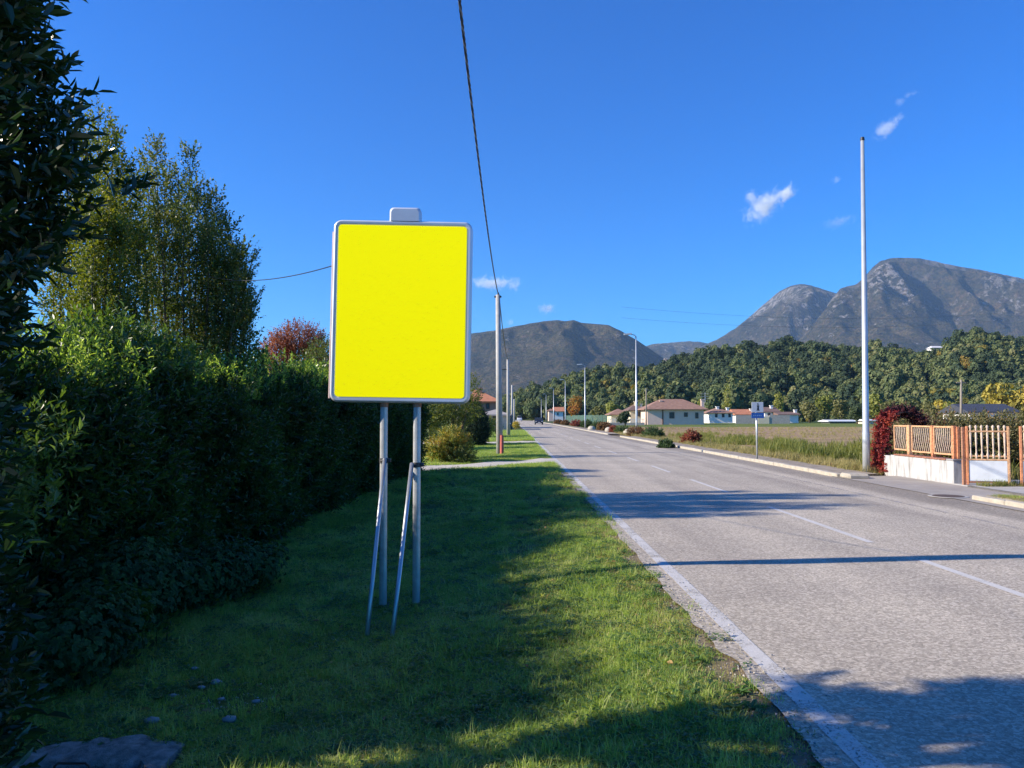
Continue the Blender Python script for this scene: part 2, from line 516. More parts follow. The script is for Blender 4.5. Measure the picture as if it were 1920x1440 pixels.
# tar-filled cracks
ck = N(n, 'ShaderNodeTexVoronoi', feature='DISTANCE_TO_EDGE', Scale=.42)
wob = noise_tex(n, 2.2, 5, .65, pos)
ckv = mix(n, .09, pos, wob.outputs['Color'], 'ADD')
n.links.new(mix(n, 1.0, pos, mix(n, 1.0, wob.outputs['Color'], (.5, .5, .5), 'SUBTRACT'), 'ADD'), ck.inputs['Vector'])
crk = math_n(n, 'MULTIPLY', maprange(n, ck.outputs['Distance'], .0015, .008, 1, 0), maprange(n, big.outputs[0], .56, .62))
base = mix(n, math_n(n, 'MULTIPLY', crk, .55), base, (.09, .088, .085))
base = mix(n, 1.0, base, (1.24, 1.22, 1.07), 'MULTIPLY')
n.links.new(base, p.inputs['Base Color'])
p.inputs['Roughness'].default_value = .85; p.inputs['Specular IOR Level'].default_value = .25
hgt = math_n(n, 'ADD', fine.outputs[0], aggc.outputs[0])
bump(n, p, hgt, .35, .012)
M_ASPH = m

def strip(name, xa, xb, y0, y1, z, m, step=.25, jit=0.0, far=None, kind='structure', jit2=None, parent=None):
    yy = [y0]
    while yy[-1] < y1:
        yy.append(yy[-1] + max(step, abs(yy[-1]) * .02))
    yy[-1] = y1
    yy = np.array(yy); k = len(yy)
    j = rng.normal(size=k) * jit; j2 = rng.normal(size=k) * (jit if jit2 is None else jit2)
    if jit:
        j = np.convolve(j, [.25, .5, .25], 'same'); j2 = np.convolve(j2, [.25, .5, .25], 'same')
    V = np.stack([np.stack([xa + j, yy, np.full(k, z)], -1), np.stack([xb + j2, yy, np.full(k, z)], -1)], 1)
    return link(name, grid_mesh(name, V, m), parent, kind=kind)
strip('road', 1.44, 8.66, -40, 3000, 0.0, M_ASPH, jit=.030, jit2=.015, step=.10)

# worn road paint
def paint(name, wear, col=(.62, .595, .55)):
    m, n, p, o = mat(name)
    pos = objpos(n)
    a = noise_tex(n, 55, 5, .8, pos); b = noise_tex(n, 2.5, 5, .7, pos)
    s = math_n(n, 'ADD', math_n(n, 'MULTIPLY', a.outputs[0], .65), math_n(n, 'MULTIPLY', b.outputs[0], .55))
    f = maprange(n, s, wear - .07, wear + .07)
    tr = N(n, 'ShaderNodeBsdfTransparent')
    ms = N(n, 'ShaderNodeMixShader')
    n.links.new(f, ms.inputs[0]); n.links.new(p.outputs[0], ms.inputs[1]); n.links.new(tr.outputs[0], ms.inputs[2])
    n.links.new(ms.outputs[0], o.inputs['Surface'])
    cc = ramp(n, a.outputs[0], [(.35, tuple(.72 * q for q in col)), (.6, col)])
    n.links.new(cc.outputs[0], p.inputs['Base Color']); p.inputs['Roughness'].default_value = .7
    bump(n, p, a.outputs[0], .3, .01)
    return m
M_PAINT = paint('white_road_paint', .67)
M_DASH = paint('centre_line_paint', .72)
M_PAINT2 = paint('faded_road_paint', .57, (.42, .40, .375))
strip('edge_line', 1.585, 1.71, -10, 900, .004, M_PAINT, jit=.004)
strip('edge_line', 7.22, 7.32, -10, 900, .004, M_PAINT2, jit=.004)
dashes = [(-2.6, 1.0), (3.6, 8.7), (9.9, 13.8), (16.4, 19.8), (22.4, 25.4), (28.0, 30.6)]
yy = 33.8
while yy < 320: dashes.append((yy, yy + 3.0)); yy += 6.0
me = None
for a, b in dashes:
    V = np.array([[[4.53, a, .004], [4.63, a, .004]], [[4.53, (a+b)/2, .004], [4.63, (a+b)/2, .004]], [[4.53, b, .004], [4.63, b, .004]]])
    o = link('centre_line_dash', grid_mesh('centre_line_dash', V, M_DASH if b < 200 else M_PAINT2), kind='structure')

# ------------------------------------------------------------------ right hand pavement, kerbs, driveways
m, n, p, o = mat('pavement_asphalt')
pos = objpos(n)
a = noise_tex(n, 90, 4, .75, pos); b = noise_tex(n, 1.2, 5, .65, pos)
cc = mix(n, .8, ramp(n, a.outputs[0], [(.3, (.22, .20, .175)), (.7, (.45, .41, .36))]).outputs[0], ramp(n, b.outputs[0], [(.3, (.72, .71, .7)), (.7, (1.15, 1.13, 1.1))]).outputs[0], 'MULTIPLY')
n.links.new(cc, p.inputs['Base Color']); p.inputs['Roughness'].default_value = .9; bump(n, p, a.outputs[0], .4, .012)
M_PAVE = m
strip('pavement', 8.63, 10.42, -10, 20.9, .012, M_PAVE, jit=.012)
M_STRIP = simple('earth_and_gravel_strip', (.27, .225, .17), .95, var=.35, scale=3, bumps=.6)
strip('footpath', 8.86, 9.95, 20.9, 62, .06, M_STRIP, jit=.06)
strip('footpath', 8.86, 9.9, 70, 420, .06, M_STRIP, jit=.06)
m2 = simple('driveway_concrete', (.36, .345, .32), .9, var=.15, scale=2.5, bumps=.3)
mb = MB().box((10.44, 5.0, -.05), (16.5, 19.35, .03), .01)
tag(mb.build('driveway_slab', m2), kind='structure')

M_KERB = simple('pale_kerb_concrete', (.40, .36, .285), .85, var=.22, scale=5, bumps=.5)
def kerb_row(y0, y1, x0=8.665, x1=8.845, L=1.0):
    y = y0
    while y < y1 - .3:
        l = min(L if y < 70 else 4.0, y1 - y)
        jx = rnd.uniform(-.012, .012); jz = rnd.uniform(-.012, .012)
        mb = MB().box((x0 + jx, y + .006, -.05), (x1 + jx, y + l - .006, .10 + jz), .018)
        ob = mb.build('kerb_stone', M_KERB, base=((x0+x1)/2, y, 0))
        ob['kind'] = 'structure'
        y += l
kerb_row(-2, 15.1, 8.90, 9.08)
kerb_row(20.6, 62.0); kerb_row(70, 320)
# low concrete planter edge beside the broken kerb end
mb = MB().box((9.09, -2, .0), (9.62, 14.9, .10), .03)
tag(mb.build('grass_strip_base', simple('strip_soil', (.24, .21, .15), .95, var=.3, scale=8, bumps=.7)), kind='structure')

# gravelly driveways across the left verge
m, n, p, o = mat('pale_gravel')
pos = objpos(n)
a = noise_tex(n, 45, 5, .8, pos); b = noise_tex(n, 1.5, 4, .6, pos)
cc = mix(n, maprange(n, b.outputs[0], .5, .75, 0, .5), ramp(n, a.outputs[0], [(.3, (.38, .34, .28)), (.7, (.68, .62, .53))]).outputs[0], (.13, .15, .06))
n.links.new(cc, p.inputs['Base Color']); p.inputs['Roughness'].default_value = .95; bump(n, p, a.outputs[0], .6, .02)
M_GRAVEL = m
SKEW = .85
def in_drive(X, Y):
    return np.abs(Y - (28.5 + SKEW * (X - 1.5))) < 1.45
def drive(name, y0, y1, x0, skew=0.0):
    xx = np.linspace(x0, 1.6, 24); yyy = np.linspace(y0, y1, 7)
    A, B = np.meshgrid(xx, yyy)
    jj = rng.normal(size=A.shape) * .05
    B2 = B + jj * (np.abs(B - (y0+y1)/2) > (y1-y0)*.45) + (A - 1.5) * skew
    Z = ground_h(A, B2) + .022; Z = np.where(A > 1.3, .006, Z)
    return link(name, grid_mesh(name, np.stack([A, B2, Z], -1), M_GRAVEL), kind='structure')
drive('driveway', 27.0, 30.0, -4.2, SKEW)
drive('driveway', 47.5, 51.5, -9)
drive('driveway', 92, 97, -9)

# ================================================================== MOUNTAINS AND HILL
def profile(pts):
    px = np.array([q[0] for q in pts], float); py = np.array([q[1] for q in pts], float)
    return px, py
def fbm(x, y, oc=5, s=0.0, ridged=False):
    out = np.zeros(len(x)); amp = 1.0; tot = 0
    for k in range(oc):
        f = 2.0 ** k
        vals = np.array([noise.noise(Vector((a * f + s, b * f + s * 1.7, s * .31 + k))) for a, b in zip(x, y)])
        if ridged: vals = 1 - 2 * np.abs(vals)
        out += vals * amp; tot += amp; amp *= .52
    return out / tot

m, n, p, o = mat('mountain_forest_and_rock')
pos = objpos(n)
g = N(n, 'ShaderNodeNewGeometry')
a = noise_tex(n, .0035, 8, .62, pos); b = noise_tex(n, .02, 6, .7, pos); c3 = noise_tex(n, .0012, 4, .5, pos)
forest = ramp(n, b.outputs[0], [(.3, (.045, .055, .034)), (.5, (.085, .080, .050)), (.66, (.13, .10, .068)), (.8, (.15, .12, .08))])
forest = mix(n, .8, forest.outputs[0], ramp(n, a.outputs[0], [(.35, (.45, .52, .55)), (.65, (1.5, 1.35, 1.15))]).outputs[0], 'MULTIPLY')
fin = noise_tex(n, .045, 4, .75, pos)
forest = mix(n, .8, forest, ramp(n, fin.outputs[0], [(.35, (.45, .5, .5)), (.65, (1.55, 1.45, 1.4))]).outputs[0], 'MULTIPLY')
st = N(n, 'ShaderNodeMapping'); n.links.new(pos, st.inputs['Vector']); st.inputs['Scale'].default_value = (1, 1, .45)
rk = noise_tex(n, .017, 7, .75, st.outputs[0])
sepz = N(n, 'ShaderNodeSeparateXYZ'); n.links.new(pos, sepz.inputs[0])
hi = maprange(n, sepz.outputs[2], 350, 1250, 0, .15)
rsum = math_n(n, 'ADD', rk.outputs[0], hi)
rf = math_n(n, 'MULTIPLY', maprange(n, rsum, .605, .68), maprange(n, c3.outputs[0], .40, .52))
col = mix(n, rf, forest, (.34, .31, .29))
n.links.new(col, p.inputs['Base Color'])
p.inputs['Roughness'].default_value = 1; p.inputs['Specular IOR Level'].default_value = .0
bump(n, p, b.outputs[0], 1.0, 90)
M_MOUNT = m

def mountain(name, pts, Dc, front, back, seed, nx=260, ny=70, relief=.16, m=M_MOUNT, wav=700.):
    px, py = profile(pts)
    u = (np.linspace(px.min(), px.max(), nx) - 960) / 1443.0
    elev = np.array([max(0.0, (lambda q: q.z / q.y)(ray(a, b))) for a, b in zip(u * 1443 + 960, np.interp(u * 1443 + 960, px, py))])
    Xc = u * Dc; Hc = elev * Dc
    # slopes falling towards us, relief made of spurs and gullies
    tt = np.linspace(0, 1, ny) ** .9
    Yn = np.concatenate([Dc - front * (1 - tt), Dc + back * np.linspace(.06, 1, 14)])
    UU, YY = np.meshgrid(u, Yn); XX = UU * YY
    s_ = np.where(YY <= Dc, (YY - (Dc - front)) / front, 1 - (YY - Dc) / back)
    prof_ = np.where(YY <= Dc, sstep(-.15, 1.0, s_) , sstep(-.2, 1.0, s_))
    rid = fbm((XX / wav).ravel(), (YY / (wav * 1.9)).ravel(), 6, seed, True).reshape(XX.shape)
    bumpz = fbm((XX / (wav*.45)).ravel(), (YY / (wav*.45)).ravel(), 4, seed + 9).reshape(XX.shape)
    env = 4 * s_ * (1 - s_) + .02
    H = Hc[None, :] * prof_
    H = H * (1 + (rid - .45) * relief * 2.2 * env * (1.0)) + bumpz * relief * .25 * Hc.mean() * env
    # the crest is the skyline: nothing in front may rise above the sight line to it
    lim = CAM_H + (Hc[None, :] - 0) * YY / Dc * .985
    H = np.where(YY < Dc * .995, np.minimum(H, lim), H)
    fine = fbm((Xc / 60.0), np.full(nx, seed * 3.1), 4, seed)
    H = H + (fine * Dc * .0012)[None, :] * (s_ > .8)
    H = np.where(s_ <= .001, -20, H)
    mxs = ((H - CAM_H) / YY).max(axis=0)
    tgt = elev + fine * .0009
    H = np.where(H > 0, (H - CAM_H) * np.where(mxs > 1e-4, tgt / np.maximum(mxs, 1e-4), 1.0)[None, :] + CAM_H, H)
    return link(name, grid_mesh(name, np.stack([XX, YY, H], -1), m), kind='structure')

mountain('mountain', [(200, 740), (420, 705), (560, 680), (700, 655), (800, 640), (880, 626), (930, 619), (985, 608), (1020, 602), (1045, 600), (1060, 602), (1075, 600), (1090, 605), (1115, 607), (1140, 609), (1165, 620), (1200, 641), (1240, 668), (1290, 700), (1360, 735)], 5200, 2300, 1500, 3.3, relief=.22, wav=700)
mountain('mountain', [(1080, 700), (1150, 668), (1200, 652), (1225, 645), (1250, 643), (1290, 640), (1315, 641), (1345, 648), (1400, 668), (1500, 700)], 8600, 2400, 1500, 11.0, nx=120, ny=40, relief=.35, wav=1100)
mountain('mountain', [(1180, 735), (1240, 690), (1300, 655), (1345, 637), (1380, 616), (1410, 592), (1440, 566), (1465, 546), (1485, 536), (1505, 532), (1525, 535), (1545, 542), (1570, 549), (1620, 570), (1700, 600), (1800, 640)], 7400, 2600, 1500, 21.0, nx=200, ny=60, relief=.22, wav=800)
mountain('mountain', [(1400, 735), (1470, 665), (1520, 615), (1555, 570), (1580, 540), (1610, 533), (1625, 520), (1640, 502), (1655, 490), (1675, 484), (1710, 483), (1730, 484), (1760, 490), (1800, 499), (1840, 505), (1880, 513), (1920, 521), (2000, 540), (2100, 575), (2200, 600), (2400, 640), (2700, 700)], 6200, 2700, 1600, 31.0, nx=320, ny=80, relief=.22, wav=750)

# wooded hill
HILL = [(930, 772), (980, 760), (1000, 738), (1030, 722), (1060, 712), (1090, 704), (1120, 700), (1180, 697), (1235, 688), (1248, 676), (1290, 668), (1330, 662), (1400, 657), (1440, 655), (1480, 648), (1520, 645), (1560, 648), (1600, 652), (1660, 658), (1700, 663), (1740, 668), (1770, 660), (1800, 640), (1830, 632), (1870, 637), (1920, 640), (2050, 630), (2300, 640), (2600, 660), (2900, 700)]
hp = np.array(HILL, float)
HD = 700.0; HF = 330.0
uu = (hp[:, 0] - 960) / 1443; hel = np.array([max(0, ray(a, b + (21 if a > 1000 else 8)).z / ray(a, b + 8).y) for a, b in HILL])
def hill_h(X, Y):
    X = np.asarray(X, float); Y = np.asarray(Y, float)
    u = X / np.maximum(Y, 1.0)
    hc = np.interp(u, uu, hel) * HD
    s = np.clip((Y - HF) / (HD - HF), 0, 1)
    cl = sstep(0, .85, s) * .75 + .25 * s
    b_ = np.where(Y > HD, 1 - .5 * np.clip((Y - HD) / 500, 0, 1), 1.0)
    wav_ = .07 * np.sin(X / 31 + Y / 47) * np.sin(X / 17. - Y / 60) * 4 * s * (1 - s)
    return hc * np.clip(cl + wav_, 0, 1) * b_
UU, YY = np.meshgrid(np.linspace(-.03, 1.3, 260), np.linspace(HF - 20, HD + 500, 60)); XX = UU * YY
m, n, p, o = mat('hill_undergrowth')
pos = objpos(n); a = noise_tex(n, .08, 5, .6, pos); b = noise_tex(n, .02, 3, .6, pos)
cc = ramp(n, a.outputs[0], [(.3, (.03, .05, .02)), (.7, (.08, .09, .035))])
n.links.new(cc.outputs[0], p.inputs['Base Color']); p.inputs['Roughness'].default_value = 1; p.inputs['Specular IOR Level'].default_value = 0
hz = hill_h(XX, YY) - .5
link('hill', grid_mesh('hill', np.stack([XX, YY, hz], -1), m), kind='structure')

# far crowns
M_OAK = leaf_mat('hill_oak_leaves', [(.062, .092, .045), (.11, .145, .062), (.165, .185, .075), (.23, .21, .095)], .2, .8, spec=.1, patch=.06)
M_DARKT = leaf_mat('hill_dark_leaves', [(.030, .052, .034), (.055, .082, .045), (.095, .12, .052)], .15, .8, spec=.1, patch=.06)
M_AUT = leaf_mat('hill_autumn_leaves', [(.12, .13, .03), (.19, .17, .04), (.24, .19, .045), (.23, .13, .045)], .25, .8, spec=.1, patch=.05)
def far_crown(name, m, seed, n_=620, size=.50, tall=1.0):
    r_ = random.Random(seed)
    bl = []
    for i in range(7):
        an = r_.uniform(0, 6.28); rr = r_.uniform(0, 2.1)
        z = r_.uniform(2.2, 6.4) * tall
        q = r_.uniform(1.1, 2.1)
        bl.append((math.cos(an) * rr, math.sin(an) * rr, z, q, q, q * .85 * tall))
    bl.append((0, 0, 4 * tall, 2.2, 2.2, 2.8 * tall))
    me = card_cloud(name, m, bl, n_, size, seed, fill=.72, aspect=.85, jit=.35)
    return proto(name, me)
crown_set = proto_collection('far_crowns', [far_crown('crown_a', M_OAK, 1), far_crown('crown_b', M_OAK, 2), far_crown('crown_c', M_OAK, 3, tall=1.2), far_crown('crown_d', M_DARKT, 4), far_crown('crown_e', M_DARKT, 5, tall=1.25), far_crown('crown_f', M_AUT, 6)])
nt_ = 9500
U = rng.uniform(-.02, 1.15, nt_); Yt = HF + (HD + 60 - HF) * rng.uniform(0, 1, nt_) ** .85
Xt = U * Yt
keep = (Xt > -14 + 0 * Xt) & (hill_h(Xt, Yt) > .5)
# a bare rock face half way up the slope
rockc = at(1385, 707, 560)
keep &= ~((np.abs(Xt - rockc.x) < 13) & (np.abs(Yt - 560) < 12))
Xt, Yt = Xt[keep], Yt[keep]
Zt = hill_h(Xt, Yt) - 1.2
sc_ = rng.uniform(.75, 1.5, len(Xt))
nz = np.array([noise.noise(Vector((a / 60, b / 80, 3.3))) + .5 * noise.noise(Vector((a / 22, b / 30, 8.3))) for a, b in zip(Xt, Yt)])
low = (Yt < HF + 60)
pr = rng.uniform(0, 1, len(Xt))
idx = np.where(nz + rng.normal(size=len(Xt)) * .22 > .12, rng.integers(3, 5, len(Xt)), rng.integers(0, 3, len(Xt)))
uh = (Xt / Yt) * 1443 + 960; sh_ = (Yt - HF) / (HD - HF)
idx = np.where((uh > 1240) & (uh < 1620) & (sh_ > .35) & (rng.uniform(size=len(Xt)) < .55), rng.integers(3, 5, len(Xt)), idx)
idx = np.where((uh < 1235) & (rng.uniform(size=len(Xt)) < .7), rng.integers(0, 3, len(Xt)), idx)
idx = np.where(pr < np.where(low | (uh < 1200), .10, .025), 5, idx)
rot = np.zeros((len(Xt), 3)); rot[:, 2] = rng.uniform(0, 6.28, len(Xt))
sc_ = sc_ * (1 + .45 * np.clip(np.array([noise.noise(Vector((a / 26, b / 40, 5.5))) for a, b in zip(Xt, Yt)]), -.5, .8))
scatter('woodland', np.stack([Xt, Yt, Zt], 1), rot, np.stack([sc_, sc_, sc_ * rng.uniform(.8, 1.2, len(Xt))], 1), crown_set, idx)

# ================================================================== ROADSIDE SIGN
M_FRAME = simple('painted_aluminium_frame', (.66, .68, .71), .35, .25, var=.06, scale=4)
M_GALV = simple('galvanised_steel', (.50, .52, .53), .42, .55, var=.18, scale=9, bumps=.15)
M_BRACE = simple('brace_steel', (.46, .48, .50), .38, .75, var=.1, scale=9)
M_RUST = simple('rusty_collar', (.34, .17, .10), .85, var=.35, scale=25, bumps=.4)
M_BLACK = simple('black_plastic', (.02, .02, .022), .5, var=.2)
m, n, p, o = mat('yellow_glow_panel')
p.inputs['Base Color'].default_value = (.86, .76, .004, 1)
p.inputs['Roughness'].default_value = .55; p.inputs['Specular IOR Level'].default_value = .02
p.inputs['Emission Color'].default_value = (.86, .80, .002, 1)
p.inputs['Emission Strength'].default_value = .345  # added glow brightens the yellow face; no lamp stands behind it
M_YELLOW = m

SY = 8.0
tl, tr_, bl, br = at(623, 411, SY), at(884, 415, SY), at(620, 754, SY), at(882, 757, SY)
cx = (tl.x + tr_.x + bl.x + br.x) / 4; SW = ((tr_.x - tl.x) + (br.x - bl.x)) / 2; ztop = (tl.z + tr_.z) / 2; zbot = (bl.z + br.z) / 2
gb = float(ground_h(cx, SY)) 
sign = thing('advertising_sign', 'tall blank yellow poster sign in a rounded silvery frame on two braced posts', 'sign', (cx, SY, gb))
roll = math.atan2(-(tr_.z - tl.z), SW)
def S(x, y, z):               # sign plane coordinates -> world, with its slight lean
    return (cx + x * math.cos(roll) + (z - SHh) * math.sin(roll), SY + y + x * .015, zbot + z * math.cos(roll) - x * math.sin(roll))
SHh = (ztop - zbot) / 2; Hh = ztop - zbot
def rrect(w_, h_, r_, seg=7):
    out = []
    for cx_, cz_, a0 in ((w_/2 - r_, h_/2 - r_, 0), (-w_/2 + r_, h_/2 - r_, 90), (-w_/2 + r_, -h_/2 + r_, 180), (w_/2 - r_, -h_/2 + r_, 270)):
        for k in range(seg + 1):
            a = R(a0 + 90 * k / seg); out.append((cx_ + r_ * math.cos(a), cz_ + r_ * math.sin(a)))
    return out
# profile: (inset, depth y)
prof = [(.0, .135), (.0, .035), (.006, .012), (.020, .0), (.040, .0), (.052, .003), (.059, .008), (.062, .030)]
mb = MB(); rings = []
for ins, y in prof:
    rr = rrect(SW - 2*ins, Hh - 2*ins, max(.012, .085 - ins * .9))
    rings.append([S(a, y, b + SHh) for a, b in rr])
k = len(rings[0]); v = [q for r_ in rings for q in r_]; f = []
for i in range(len(rings) - 1):
    for j in range(k):
        f.append((i*k + j, i*k + (j+1) % k, (i+1)*k + (j+1) % k, (i+1)*k + j))
f.append(tuple(range(k)))
mb.add(v, f); mb.build('frame', M_FRAME, sign, auto=35)
ins = .058
rr = rrect(SW - 2*ins, Hh - 2*ins, .035)
f_ = [S(a, -.0015, b + SHh) for a, b in rr]; b_ = [S(a, .05, b + SHh) for a, b in rr]
k = len(rr)
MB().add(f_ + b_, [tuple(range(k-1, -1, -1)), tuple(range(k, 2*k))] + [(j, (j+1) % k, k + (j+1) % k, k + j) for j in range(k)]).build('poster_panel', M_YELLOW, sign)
# thin edge tube seen along the left side
MB().tube([S(-SW/2 - .012, .07, .04), S(-SW/2 - .012, .07, Hh - .12)], .012, 8).build('edge_trim', simple('pinkish_trim', (.55, .42, .40), .5), sign)
# rounded cap on top
cl_, cr_ = at(727, 400, SY), at(786, 400, SY)
capx = (cl_.x + cr_.x) / 2 - cx; capw = (cr_.x - cl_.x); caph = (at(756, 391, SY).z - at(756, 414, SY).z) + .02
mb = MB(); rr = []
for a0, cxx in ((0, capw/2 - .045), (90, -capw/2 + .045)):
    for q in range(7):
        a = R(a0 + 15 * q); rr.append((cxx + .045 * math.cos(a), caph - .045 + .045 * math.sin(a)))
rr += [(-capw/2, 0), (capw/2, 0)]
k = len(rr)
A = [S(capx + a * .88, .000, Hh + max(b - .018, 0) * .97 - .006) for a, b in rr]; B0 = [S(capx + a, .035, Hh + b - .006) for a, b in rr]; B = [S(capx + a, .12, Hh + b - .006) for a, b in rr]
v = A + B0 + B; f = [tuple(range(k-1, -1, -1)), tuple(range(2*k, 3*k))]
for i in (0, 1):
    for j in range(k): f.append((i*k + j, i*k + (j+1) % k, (i+1)*k + (j+1) % k, (i+1)*k + j))
mb.add(v, f); mb.build('top_cap', M_FRAME, sign, auto=35)
posts = []
for (xt, xb, yb) in ((720, 718, 1139), (782, 780.5, 1131)):
    t_ = at(xt, 757, SY + .075); b_ = at(xb, yb, SY + .075)
    b_.z = float(ground_h(b_.x, b_.y)) - .15
    mb = MB(); pts = [b_ + (t_ - b_) * q for q in (0, .25, .5, .75, 1)]
    # rolled profile: a shallow channel down each post
    sides = 18; vv = []; ff = []
    for i, q in enumerate(pts):
        for kk in range(sides):
            an = 2 * math.pi * kk / sides
            rr_ = .040 * (1 - .16 * max(0, math.cos(an + math.pi/2 + .25)) ** 10)
            vv.append((q.x + rr_ * math.cos(an), q.y + rr_ * math.sin(an), q.z))
    for i in range(len(pts) - 1):
        for kk in range(sides): ff.append((i*sides+kk, i*sides+(kk+1) % sides, (i+1)*sides+(kk+1) % sides, (i+1)*sides+kk))
    mb.add(vv, ff).build('post', M_GALV, sign, smooth=True)
    MB().tube([t_ + Vector((0, 0, -.035)), t_ + Vector((0, 0, .012))], .047, 14).build('collar', M_RUST, sign, auto=40)
    posts.append((b_, t_))
for (xt, yt, xb, yb, pi_) in ((721, 864, 688, 1191, 0), (772, 872, 735.5, 1194, 1)):
    b_, t_ = posts[pi_]
    T = at(xt, yt, SY + .015); zg = -.33
    B_ = gnd(xb, yb, -.335)
    mb = MB().tube([B_, B_ + (T - B_) * .35, B_ + (T - B_) * .7, T + (T - B_) * .01], .0215, 12)
    mb.build('brace', M_BRACE, sign, smooth=True)
    # clamp round the post with a bolt and its bracket
    qq = b_ + (t_ - b_) * ((T.z - b_.z) / (t_.z - b_.z))
    mb = MB().tube([qq + Vector((0, 0, -.025)), qq + Vector((0, 0, .025))], .047, 16)
    mb.box((qq.x + .035, qq.y - .02, qq.z - .02), (qq.x + .075, qq.y + .02, qq.z + .02), .004)
    mb.tube([(qq.x + .055, qq.y - .035, qq.z), (qq.x + .055, qq.y + .035, qq.z)], .009, 6)
    mb.tube([T + Vector((-.015, 0, .0)), qq + Vector((-.02, -.03, 0))], .014, 8)
    mb.build('clamp', simple('dark_clamp', (.07, .07, .075), .5, .5), sign, auto=40)
# dug soil round the feet
m_soil = simple('dark_soil', (.035, .028, .018), .95, var=.5, scale=12, bumps=.8)
for b_, t_ in posts:
    mb = MB(); vv = [(b_.x, b_.y, float(ground_h(b_.x, b_.y)) + .035)]; kk = 14
    for ring, (rr_, hh) in enumerate(((.12, .03), (.22, -.015))):
        for j in range(kk):
            an = 2*math.pi*j/kk; q = rr_ * rnd.uniform(.75, 1.3)
            x, y = b_.x + q*math.cos(an)*1.2, b_.y + q*math.sin(an)*.8
            vv.append((x, y, float(ground_h(x, y)) + hh))
    ff = [(0, 1+j, 1+(j+1) % kk) for j in range(kk)] + [(1+j, 1+kk+j, 1+kk+(j+1) % kk, 1+(j+1) % kk) for j in range(kk)]
    mb.add(vv, ff).build('soil_patch', m_soil, smooth=True)['kind'] = 'stuff'

# ================================================================== OVERHEAD CABLES, POLES
M_CONC = simple('pole_concrete', (.40, .385, .36), .85, var=.16, scale=5, bumps=.4)
M_RED = simple('faded_red_plastic', (.46, .10, .075), .6, var=.15)
PB = at(937, 853, 34.0); 
PB.z = float(ground_h(PB.x, PB.y)); PT = at(933.5, 553, 34.0)
pole = thing('utility_pole', 'nearer tall grey concrete utility pole with a red guard at its foot', 'utility pole', PB, 'concrete poles on the left verge')
MB().tube([PB + Vector((0, 0, -.2)), PB + (PT - PB) * .5, PT], [.15, .125, .10], 14).build('shaft', M_CONC, pole, smooth=True)
MB().tube([PB + Vector((.10, -.17, -.1)), PB + Vector((.10, -.165, .88))], [.085, .07], 10).build('cable_guard', M_RED, pole, auto=40)
mb = MB().box((PT.x - .16, PT.y - .05, PT.z - .12), (PT.x + .16, PT.y + .05, PT.z - .04), .01)
mb.lathe((PT.x + .02, PT.y, PT.z), [(.05, -.03), (.05, .03), (.03, .05), (.045, .08), (.02, .11)], 10)
mb.build('bracket', M_BLACK, pole, auto=40)
P2B = at(953.5, 818, 66.0); P2B.z = float(ground_h(P2B.x, P2B.y)); P2T = at(952, 674, 66.0)
pole2 = thing('utility_pole', 'farther slim concrete utility pole, second along the left verge', 'utility pole', P2B, 'concrete poles on the left verge')
MB().tube([P2B + Vector((0, 0, -.2)), P2T], [.16, .10], 12).build('shaft', M_CONC, pole2, smooth=True)
MB().box((P2T.x - .5, P2T.y - .05, P2T.z - .9), (P2T.x + .1, P2T.y + .05, P2T.z - .82), .01).build('bracket', M_BLACK, pole2)
for px_, pb_, pt_, YY_ in ((960, 806, 722, 105.), (964, 800, 748, 150.)):
    a = at(px_, pb_, YY_); a.z = float(ground_h(a.x, a.y)); b = at(px_, pt_, YY_)
    po = thing('utility_pole', {105.: 'third concrete utility pole along the left verge, far off', 150.: 'last and smallest utility pole far along the left verge'}[YY_], 'utility pole', a, 'concrete poles on the left verge')
    MB().tube([a + Vector((0, 0, -.2)), b], [.17, .11], 10).build('shaft', M_CONC, po, smooth=True)

M_CABLE = simple('black_cable', (.018, .02, .025), .45, var=.2)
M_CABLE2 = simple('grey_cable_strand', (.22, .23, .25), .45, var=.2)
def cable_path(y):
    return Vector((-.605 - .0016 * (34 - y) + .02, y, 6.28 + .0029 * (y - 18.8) ** 2))
cab = thing('overhead_cable', 'black twisted bundle cable rising overhead from the nearer pole top', 'cable', cable_path(20))
ycs = np.concatenate([np.arange(-12, 6, .5), np.arange(6, 34.0, .045)])
end = PT + Vector((.02, 0, .03))
for s_ in range(3):
    pts = []
    for y in ycs:
        c = cable_path(y)
        k = sstep(29, 33.9, y); c = c * (1 - float(k)) + Vector((end.x, y, end.z - (33.98 - y) * .09)) * float(k)
        a = y * 2 * math.pi / .42 + s_ * 2.094
        pts.append(c + Vector((math.cos(a) * .0125, 0, math.sin(a) * .0125)))
    MB().tube(pts, .0095, 6).build('strand', M_CABLE2 if s_ == 0 else M_CABLE, cab, smooth=True)
def thin_cable(name, label, a, b, sag, r_=.008, m=M_CABLE, grp='thin overhead wires'):
    a = Vector(a); b = Vector(b)
    pts = [a + (b - a) * (i / 24) - Vector((0, 0, 4 * sag * (i/24) * (1 - i/24))) for i in range(25)]
    o = MB().tube(pts, r_, 6).build(name, m, base=tuple((a + b) / 2), smooth=True)
    tag(o, label, 'cable', grp)
thin_cable('overhead_cable', 'thin wire sagging between the feathery trees and the back of the sign', at(380, 515, 13.5), (cx - .55, SY + .13, at(640, 482, SY).z), .16, .006)
thin_cable('overhead_cable', 'dark wire running from the nearer utility pole to the farther one', PT + Vector((.05, 0, 0)), P2T, .5, .022)
thin_cable('overhead_cable', 'upper faint power line crossing the sky above the valley', (60, 420, 62), (330, 520, 72), 5, .05, grp='faint power lines across the valley')
thin_cable('overhead_cable', 'lower faint power line crossing the sky above the valley', (60, 420, 56), (330, 520, 67), 5, .05, grp='faint power lines across the valley')

